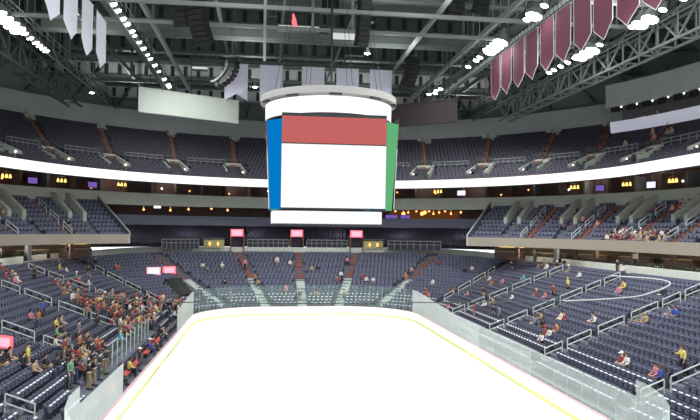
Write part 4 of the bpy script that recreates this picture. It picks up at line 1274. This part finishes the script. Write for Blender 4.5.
# black equipment boxes and white panels on the roof steel, the white ones given their own glow
for i, (x, y, z, sx, sz, m_, lab) in enumerate(((1.2, 12, 33.2, 1.7, 1.3, 'black', 'square black equipment box high right of the hoist'), (4.6, 12, 32.6, 1.9, 1.5, 'black', 'larger black equipment box right of the hoist'), (5.0, 22, 31.8, 2.0, 1.3, 'black', 'black box in a pale frame behind the scoreboard'), (-4.6, 6.6, 29.5, .9, .8, 'black', 'small black winch on the pale beam'), (.1, 6.6, 29.0, .8, .7, 'black', 'small black winch by the hoist cable'), (-2.0, 10, 30.15, 3.8, .4, 'strip', 'pale banded glowing strip above the scoreboard'), (2.6, 11, 29.9, 2.6, .8, 'strip', 'white panel right of the pale glowing strip'), (-13.6, 2, 30.0, 4.0, .4, 'strip', 'bright pale strip at the top left of the roof'), (-12.4, 21, 28.6, 1.6, .3, 'strip', 'short pale strip above the blank pale board'), (8.3, 2.2, 31.0, 3.2, .3, 'steel', 'grey bracket right of the black boxes'))):
    t = thing('equipment_box' if m_ == 'black' else 'roof_strip', lab, 'equipment', (x, y, z), 0)
    mb = MB(); mb.box((0, 0, 0), (sx, .5, sz)); obj('case', mb, M[m_], t)
    mb = MB(); mb.box((0, -.1, sz / 2 + .05), (sx * 1.06, .6, .1)); mb.box((0, -.1, -sz / 2 - .05), (sx * 1.06, .6, .1))
    mb.bar((-sx * .4, 0, sz / 2), (-sx * .4, 0, 35.4 - z), .08); mb.bar((sx * .4, 0, sz / 2), (sx * .4, 0, 35.4 - z), .08)
    obj('bracket', mb, M['steel'], t)
mb = MB()
mb.tube([(-2.6, 9.4, 31.4), (-2.5, 9.4, 30.6), (-2.3, 9.4, 29.9)], [.1, .25, .16], 8)
tag(obj('red_rigging_bag', mb, M['pinkhot']), 'small red chain bag hanging over the lavender banners', 'bag')  # bag takes the sign's emission, so it glows with no lamp inside

# press gallery lamps and monitors
for i in range(12):
    a = 24 - i * 3.0
    x, y = SP(43.0, a); nx, ny = SN(a)
    t = thing('press_monitor', 'small black monitor along the press gallery, %s from its far end' % ORD[i + 1], 'monitor', (x, y, 26.55), atan2(ny, nx) - pi / 2, 'press gallery monitors')
    mb = MB(); mb.box((0, -.2, 0), (.95, .4, .6)); obj('case', mb, M['black'], t)
    mb = MB(); mb.bar((0, 0, .3), (0, 0, .5), .1); obj('bracket', mb, M['steel'], t)
    x, y = SP(42.7, a - 1.3)
    mb = MB(); mb.sphere((0, 0, 0), .1, n=6)
    tag(obj('press_lamp', mb, M['lens2'], None, (x, y, 26.75)), 'tiny white lamp beside a press gallery monitor, %s from its far end' % ORD[i + 1], 'lamp', 'press gallery lamps')

# ================================================================ PEOPLE
def skin(nodes, edges, root, sub=1):
    """grow one continuous surface over a skeleton: nodes {name: (x, y, z, radius)}"""
    names = list(nodes)
    me = bpy.data.meshes.new('skeleton')
    me.from_pydata([nodes[k][:3] for k in names], [(names.index(a), names.index(b)) for a, b in edges], [])
    o = bpy.data.objects.new('skeleton', me); COL.objects.link(o)
    md = o.modifiers.new('Skin', 'SKIN')
    for i, k in enumerate(names):
        r = nodes[k][3]; r = r if isinstance(r, tuple) else (r, r)
        me.skin_vertices[0].data[i].radius = r
        me.skin_vertices[0].data[i].use_root = (k == root)
    md.use_smooth_shade = True
    if sub:
        ss = o.modifiers.new('Sub', 'SUBSURF'); ss.levels = sub; ss.render_levels = sub
    dg = bpy.context.evaluated_depsgraph_get()
    ev = o.evaluated_get(dg)
    out = bpy.data.meshes.new_from_object(ev, depsgraph=dg)
    bpy.data.objects.remove(o)
    return out

def skeleton(pose):
    N = {}
    sit = pose == 's'
    hz = .5 if sit else .95
    def up(z): return hz + z - .95
    lean = .04 if sit else 0
    N['pelvis'] = (0, 0, hz, .13)
    N['waist'] = (0, lean * .3, up(1.13), .125)
    N['chest'] = (0, lean, up(1.33), .145)
    N['collar'] = (0, lean + .01, up(1.46), .085)
    N['neck'] = (0, lean + .02, up(1.52), .05)
    N['jaw'] = (0, lean + .04, up(1.58), .07)
    N['skull'] = (0, lean + .04, up(1.66), .095)
    N['crown'] = (0, lean + .03, up(1.74), .07)
    N['nose'] = (0, lean + .145, up(1.635), .014)
    for s, n in ((-1, 'L'), (1, 'R')):
        N['ear' + n] = (s * .1, lean + .03, up(1.64), .018)
        N['sho' + n] = (s * .19, lean, up(1.42), .062)
        if sit:
            N['elb' + n] = (s * .25, lean + .06, up(1.15), .044); N['wri' + n] = (s * .15, lean + .3, up(1.06), .03); hd = (-s * .35, .9, -.1)
        elif pose == 'w' and s > 0:
            N['elb' + n] = (s * .3, lean + .12, up(1.2), .044); N['wri' + n] = (s * .2, lean + .34, up(1.3), .03); hd = (-.2, .7, .5)
        else:
            N['elb' + n] = (s * .25, lean - .01, up(1.14), .044); N['wri' + n] = (s * .235, lean + .07, up(.91), .03); hd = (0, .3, -.95)
        w = Vector(N['wri' + n][:3]); d = Vector(hd).normalized()
        sd = Vector((1, 0, 0)) if abs(d.x) < .8 else Vector((0, 0, 1))
        ac = (sd - d * sd.dot(d)).normalized()
        pm = w + d * .075
        N['palm' + n] = (*pm, .034)
        for f in range(4):
            b = pm + ac * ((f - 1.5) * .019) + d * .03
            e = b + d * (.055, .068, .062, .048)[f] + d.cross(ac) * .02 * (1 if s > 0 else -1)
            N['fk%d%s' % (f, n)] = (*b, .0095); N['ft%d%s' % (f, n)] = (*e, .008)
        tb = w + d * .045 - ac * .035 * s
        N['tk' + n] = (*tb, .012); N['tt' + n] = (*(tb + d * .045 - ac * .02 * s), .009)
        N['hip' + n] = (s * .1, .02, hz - .04, .095)
        if sit:
            N['kne' + n] = (s * .13, .44, .52, .062); N['ank' + n] = (s * .13, .42, .09, .042); N['toe' + n] = (s * .14, .58, .045, .036)
        else:
            st = .09 * s if pose == 'w' else 0
            N['kne' + n] = (s * .11, .03 + st, .5, .06); N['ank' + n] = (s * .115, -.02 + st, .09, .042); N['toe' + n] = (s * .13, .14 + st, .04, .036)
    E = [('pelvis', 'waist'), ('waist', 'chest'), ('chest', 'collar'), ('collar', 'neck'), ('neck', 'jaw'), ('jaw', 'skull'), ('skull', 'crown'), ('skull', 'nose')]
    for n in 'LR':
        E += [('skull', 'ear' + n), ('chest', 'sho' + n), ('sho' + n, 'elb' + n), ('elb' + n, 'wri' + n), ('wri' + n, 'palm' + n), ('wri' + n, 'tk' + n), ('tk' + n, 'tt' + n),
              ('pelvis', 'hip' + n), ('hip' + n, 'kne' + n), ('kne' + n, 'ank' + n), ('ank' + n, 'toe' + n)]
        for f in range(4): E += [('palm' + n, 'fk%d%s' % (f, n)), ('fk%d%s' % (f, n), 'ft%d%s' % (f, n))]
    return N, E

def sub_skin(N, E, keep, grow, root, sub=1):
    n2 = {k: (*N[k][:3], N[k][3] + grow) for k in keep}
    return skin(n2, [e for e in E if e[0] in n2 and e[1] in n2], root, sub)

def head_shell(N, brim):
    x, y, z = N['skull'][:3]
    mb = MB()
    rows, cols = 5, 12
    for i in range(rows + 1):
        t = (pi * .56) * i / rows
        for j in range(cols):
            p = 2 * pi * j / cols
            drop = 0 if (sin(p) > .3) else (.05 if not brim else .0)
            r = .118
            mb.v.append((x + r * .92 * sin(t) * cos(p), y - .012 + r * 1.08 * sin(t) * sin(p) * (1 if sin(p) < 0 or brim else .86), z + .03 + r * .95 * cos(t) - drop * (i / rows) ** 2 * 2))
    for i in range(rows):
        for j in range(cols):
            mb.f.append((i * cols + j, (i + 1) * cols + j, (i + 1) * cols + (j + 1) % cols, i * cols + (j + 1) % cols)); mb.m.append(0)
    if brim:
        mb.poly([(x - .085, y + .08, z + .035), (x - .06, y + .2, z + .02), (x, y + .225, z + .018), (x + .06, y + .2, z + .02), (x + .085, y + .08, z + .035)])
    return mb

def face_mesh(N):
    x, y, z = N['skull'][:3]
    mb = MB()
    for s in (-1, 1): mb.sphere((x + s * .035, y + .088, z + .005), .013, n=5)
    mb.box((x, y + .083, z - .075), (.05, .012, .012))
    return mb

SH = dict(red=(142, 62, 62), white=(206, 200, 196), black=(34, 34, 40), grey=(120, 122, 128), yellow=(206, 190, 96), blue=(52, 74, 160), teal=(60, 170, 190), pink=(190, 120, 130), orange=(170, 106, 76), tan=(164, 138, 112), green=(104, 142, 112))
TR = {'dark trousers': (36, 36, 44), 'blue jeans': (62, 76, 110), 'khaki trousers': (150, 132, 102), 'grey trousers': (92, 92, 96)}
HR = {'brown hair': (74, 52, 38), 'dark hair': (34, 28, 26), 'blond hair': (196, 164, 104), 'grey hair': (150, 148, 144), 'a white cap': (222, 220, 216), 'a red cap': (168, 44, 48), 'a black cap': (30, 30, 34)}
SK = [(214, 172, 148), (196, 150, 122), (150, 104, 78), (226, 186, 164)]
MS = {k: mat('shirt_' + k, v, .8, var=.12, scale=5) for k, v in SH.items()}
MT = {k: mat('legs_' + k.replace(' ', '_'), v, .85, var=.12, scale=5) for k, v in TR.items()}
MH = {k: mat(k.replace(' ', '_'), v, .85, var=.15, scale=9) for k, v in HR.items()}
MK = [mat('skin_tone', v, .6, var=.05, scale=6) for v in SK]
SHOE = mat('shoe_dark', (44, 40, 40), .7)
EYE = mat('eye_dark', (30, 24, 22), .4, var=0)

POSE = {}
UPPER = lambda n: ['pelvis', 'waist', 'chest', 'collar'] + [a + b for a in ('sho', 'elb', 'wri') for b in 'LR']
LOWER = ['pelvis'] + [a + b for a in ('hip', 'kne', 'ank') for b in 'LR']
def shaded(me):
    me.polygons.foreach_set('use_smooth', [True] * len(me.polygons)); return me
for ps in ('t', 's', 'w'):
    N, E = skeleton(ps)
    body = shaded(skin(N, E, 'pelvis')); body.name = 'person_body'
    N2 = dict(N)
    for n in 'LR':      # sleeves stop short of the wrist
        e, w = Vector(N['elb' + n][:3]), Vector(N['wri' + n][:3]); N2['wri' + n] = (*(e + (w - e) * .86), .032)
    shirt = shaded(sub_skin(N2, E, UPPER(0), .02, 'chest'))
    trous = shaded(sub_skin(N, E, LOWER, .016, 'pelvis'))
    for m_, s_ in ((body, 0), (shirt, 1), (trous, 2)): m_.materials.clear()
    hair = {b: shaded(head_shell(N, b).mesh('hair', [])) for b in (False, True)}
    mb = MB()
    for n in 'LR':
        a, t_ = N['ank' + n], N['toe' + n]
        mb.tube([(a[0], a[1] - .06, .045), (a[0], a[1], .055), (t_[0], t_[1], .045), (t_[0], t_[1] + .05, .035)], [.045, .056, .054, .03], 8)
    shoes = shaded(mb.mesh('shoes', []))
    face = face_mesh(N).mesh('face', [])
    # one merged mesh for people only a few pixels tall
    def merged(brim):
        V, F, MI = [], [], []
        for mi, m_ in enumerate((body, shirt, trous, hair[brim], shoes)):
            k = len(V); V += [tuple(v.co) for v in m_.vertices]; F += [tuple(k + i for i in p.vertices) for p in m_.polygons]; MI += [mi] * len(m_.polygons)
        me = bpy.data.meshes.new('small_person'); me.from_pydata(V, [], F)
        for _ in range(5): me.materials.append(None)
        me.polygons.foreach_set('material_index', MI); me.update(); return shaded(me)
    for m_ in (body, shirt, trous, shoes, face, hair[False], hair[True]):
        if not len(m_.materials): m_.materials.append(None)
    POSE[ps] = dict(body=body, shirt=shirt, trous=trous, hair=hair, shoes=shoes, face=face, small={b: merged(b) for b in (False, True)})

used = set()
prr = random.Random(5)
def person(x, y, z, face_ang, ps, shirt, where, group, detail):
    for tries in range(400):
        tr = prr.choice(list(TR)); hr = prr.choice(list(HR)); hr = prr.choice(['brown hair', 'dark hair', 'dark hair', hr])
        if tries > 150: tr = prr.choice(list(TR)); hr = prr.choice(list(HR))
        verb = 'seated' if ps == 's' else ('standing' if ps == 't' else 'half-turned standing')
        lab = '%s person, %s top, %s, %s, %s' % (verb, shirt, tr, hr.replace('a ', ''), where)
        if lab not in used: break
    used.add(lab)
    K = POSE[ps]; brim = 'cap' in hr
    sk = prr.choice(MK)
    def setm(o, ms):
        for i, m_ in enumerate(ms):
            o.material_slots[i].link = 'OBJECT'; o.material_slots[i].material = m_
    sc = prr.uniform(.94, 1.05)
    if detail:
        o = obj('person', K['body'], None, None, (x, y, z), face_ang); setm(o, [sk])
        for nm, me, m_ in (('shirt', K['shirt'], MS[shirt]), ('trousers', K['trous'], MT[tr]), ('cap' if brim else 'hair', K['hair'][brim], MH[hr]), ('shoes', K['shoes'], SHOE), ('face_features', K['face'], EYE)):
            c = obj(nm, me, None, o); setm(c, [m_])
    else:
        o = obj('person', K['small'][brim], None, None, (x, y, z), face_ang); setm(o, [sk, MS[shirt], MT[tr], MH[hr], SHOE])
    o.scale = (sc, sc, sc)
    return tag(o, lab, 'person', group)

def bowl_row(x, y):
    return max(0, min(NR - 1, int(sof(x, y) * NR)))
pd = sorted(PEOPLE, key=lambda p: (p[0] - CAM.x) ** 2 + (p[1] - CAM.y) ** 2)
for i, (x, y, ps, sh) in enumerate(pd):
    k = bowl_row(x, y)
    # slide to the walking part of the row, or onto the seat
    nx, ny = inward(x, y)
    tgt = (k + (.6 if ps == 's' else .38)) / NR
    for _ in range(6):
        d = (sof(x, y) - tgt) * 17.2
        x += nx * d; y += ny * d
    z = zb(y, k / NR) + .02
    ang = atan2(ny, nx) - pi / 2 + prr.uniform(-.35, .35)
    if ps == 't' and prr.random() < .4: ps = 'w'
    if y > 31: where = 'far-end stand row %d' % (k + 1)
    else: where = '%s lower stand row %d' % (side(x), k + 1)
    person(x, y, z, ang, ps, sh, where, ('far-end' if y > 31 else side(x) + ' stand') + ' spectators', i < 90)

def tier_person(s, a, k, tier, ps, sh):
    R0, dR, z0, dz = dict(club=(32.5, .83, 9.5, .52), upper=(32.45, .81, 17.3, .445))[tier]
    R = R0 + (k + (.52 if ps == 's' else .3)) * dR
    x, y = SP(R, MIR(a, s)); nx, ny = SN(MIR(a, s))
    person(x, y, z0 + k * dz + .02, atan2(-ny, -nx) - pi / 2 + prr.uniform(-.3, .3), ps, sh, '%s %s tier row %d' % (side(s), tier, k + 1), '%s %s tier spectators' % (side(s), tier), False)
for a, k in ((3.2, 0), (4.4, 0), (2.6, 1), (5.6, 0), (8.7, 0), (9.6, 0), (10.4, 1), (8.9, 1), (11.4, 0), (12.3, 0), (6.6, 1), (-.6, 1), (.3, 0), (-2.4, 0), (-3.4, 1), (-1.2, 0), (1.4, 0), (7.1, 0), (10.5, 0), (5.1, 1), (1.2, 1), (11.8, 1), (-4.4, 0), (3.8, 1), (9.7, 1)):
    tier_person(1, a, k, 'club', 's', prr.choice(['grey', 'black', 'black', 'white', 'tan', 'red']))
for a, k in ((3.0, 6), (4.0, 6), (5.0, 7), (3.6, 7), (5.8, 6), (2.6, 5), (9.5, 6), (19, 3), (16.3, 7), (23.5, 4)):
    tier_person(1, a, k, 'club', 's', prr.choice(['pink', 'tan', 'red', 'pink']))
for a, k in ((3.2, 3), (10.6, 3), (24, 4), (36, 2), (18.6, 6)):
    tier_person(-1, a, k, 'club', 's', prr.choice(['black', 'tan', 'red']))
for a, k in ((9.5, 9), (10.4, 9), (12, 8), (17, 7), (14.5, 10)):
    tier_person(1, a, k, 'upper', 's', prr.choice(['pink', 'tan', 'orange', 'white']))
for i, a in enumerate((22, 19.6, 17, 13.5, 11, 8.2, 5.5, 3)):
    x, y = SP(43.9, a); nx, ny = SN(a)
    person(x, y, 24.35, atan2(-ny, -nx) - pi / 2, 's', ('black', 'tan', 'grey', 'orange')[i % 4], 'press gallery', 'press gallery spectators', False)
for i, y in enumerate((-9.6, -7.9, -5.2, -3.4, 2.4, 4.1, 6.3, 9.2)):
    person(-14.1 if i % 3 else -13.75, y, (.56), rad(-90 + (i * 31 % 40)), 's' if i % 3 else 't', ('black', 'black', 'yellow', 'black', 'blue', 'red', 'black', 'tan')[i], 'by the red players bench', 'people at the players benches', True)
for i, (s, a) in enumerate(((-1, 37), (-1, 22), (-1, 8), (1, 34), (1, 24), (1, 10))):
    x, y = SP(35.4, MIR(a, s)); nx, ny = SN(MIR(a, s))
    person(x, y, 7.02, atan2(ny, nx) + i, 't', ('black', 'white', 'grey', 'tan', 'black', 'white')[i], 'on the %s concourse' % side(s), 'people on the concourse', False)

# ================================================================ LIGHT
def spot(x, y, z, tx, ty, power, ang=150, blend=.8, size=.35):
    l = bpy.data.lights.new('house_spot', 'SPOT')
    l.energy = power; l.spot_size = rad(ang); l.spot_blend = blend; l.shadow_soft_size = size
    l.color = (.96, 1.0, .985)
    o = bpy.data.objects.new('house_spot', l); COL.objects.link(o)
    o.location = (x, y, z)
    o.rotation_euler = (Vector((tx, ty, 0)) - Vector((x, y, z))).to_track_quat('-Z', 'Y').to_euler()
for x, tx in ((12.2, 8), (-12.2, -8), (22.4, 24), (-22.4, -24)):
    for y in (-16, -3, 10, 24):
        spot(x, y, 28.0, tx * .8, y * 1.1 + 2, SPOT_P * (.35 if x < -20 else 1.5 if x > 20 else .75 if x < 0 else 1.1))
for x in (-16, 0, 16):
    spot(x, 34, 27.9, x * 1.2, 44, SPOT_P * .35)
for x in (-22, -7, 7, 22):
    for y in (-4, 10, 34):
        l = bpy.data.lights.new('roof_fill_spot', 'SPOT'); l.energy = UP_P; l.spot_size = rad(165); l.spot_blend = .6; l.shadow_soft_size = .25  # added upward fill to lift the dark roof, no fixture belongs to it
        o = bpy.data.objects.new('roof_fill_spot', l); COL.objects.link(o); o.location = (x, y, 27.3); o.rotation_euler = (pi, 0, 0)
def bulb(name, x, y, z, p, col, r=.12):
    l = bpy.data.lights.new(name, 'POINT'); l.energy = p; l.color = col; l.shadow_soft_size = r
    o = bpy.data.objects.new(name, l); COL.objects.link(o); o.location = (x, y, z)
for s in (1, -1):
    for a in (-14, -2, 9, 19, 28, 37):
        x, y = SP(36.5, MIR(a, s)); bulb('concourse_light', x, y, 8.75, 75, (1, .84, .64))
        e_ = min(bowl_edge(MIR(a, s)), 38) - 1.6; x, y = SP(max(e_, 32.6), MIR(a, s)); bulb('soffit_fill', x, y, 8.8, 90, (1, .97, .92))  # second bulb is added fill that brightens the parapet and last rows
    for a in (-8, 4, 16, 28, 40, 52, 64, 76):
        x, y = SP(42.6, MIR(a, s)); bulb('suite_light', x, y, 17.6, 70, (1, .84, .7))
    for a in (55, 68, 81):
        x, y = SP(42.5, MIR(a, s)); bulb('mezzanine_fill', x, y, 11.1, 120, (.9, .86, 1))  # added fill for the dark band around the recess, not a lamp hanging there
w = bpy.data.worlds.new('World'); scn.world = w; w.use_nodes = True
bg = w.node_tree.nodes['Background']
bg.inputs[0].default_value = (.86, .93, .95, 1); bg.inputs[1].default_value = WORLD_P

# ================================================================ CAMERA
cam = bpy.data.cameras.new('camera')
cam.sensor_fit = 'HORIZONTAL'; cam.sensor_width = 36; cam.lens = 36 * FOC / 700
cam.clip_end = 400
co = bpy.data.objects.new('camera', cam); COL.objects.link(co)
mx = Matrix((cR, cU, -cF)).transposed().to_4x4(); mx.translation = CAM
co.matrix_world = mx
scn.camera = co
scn.view_settings.view_transform = 'Standard'
scn.view_settings.look = 'None'
scn.view_settings.exposure = 0
scn.cycles.use_denoising = True
scn.cycles.max_bounces = 6
scn.cycles.transparent_max_bounces = 24
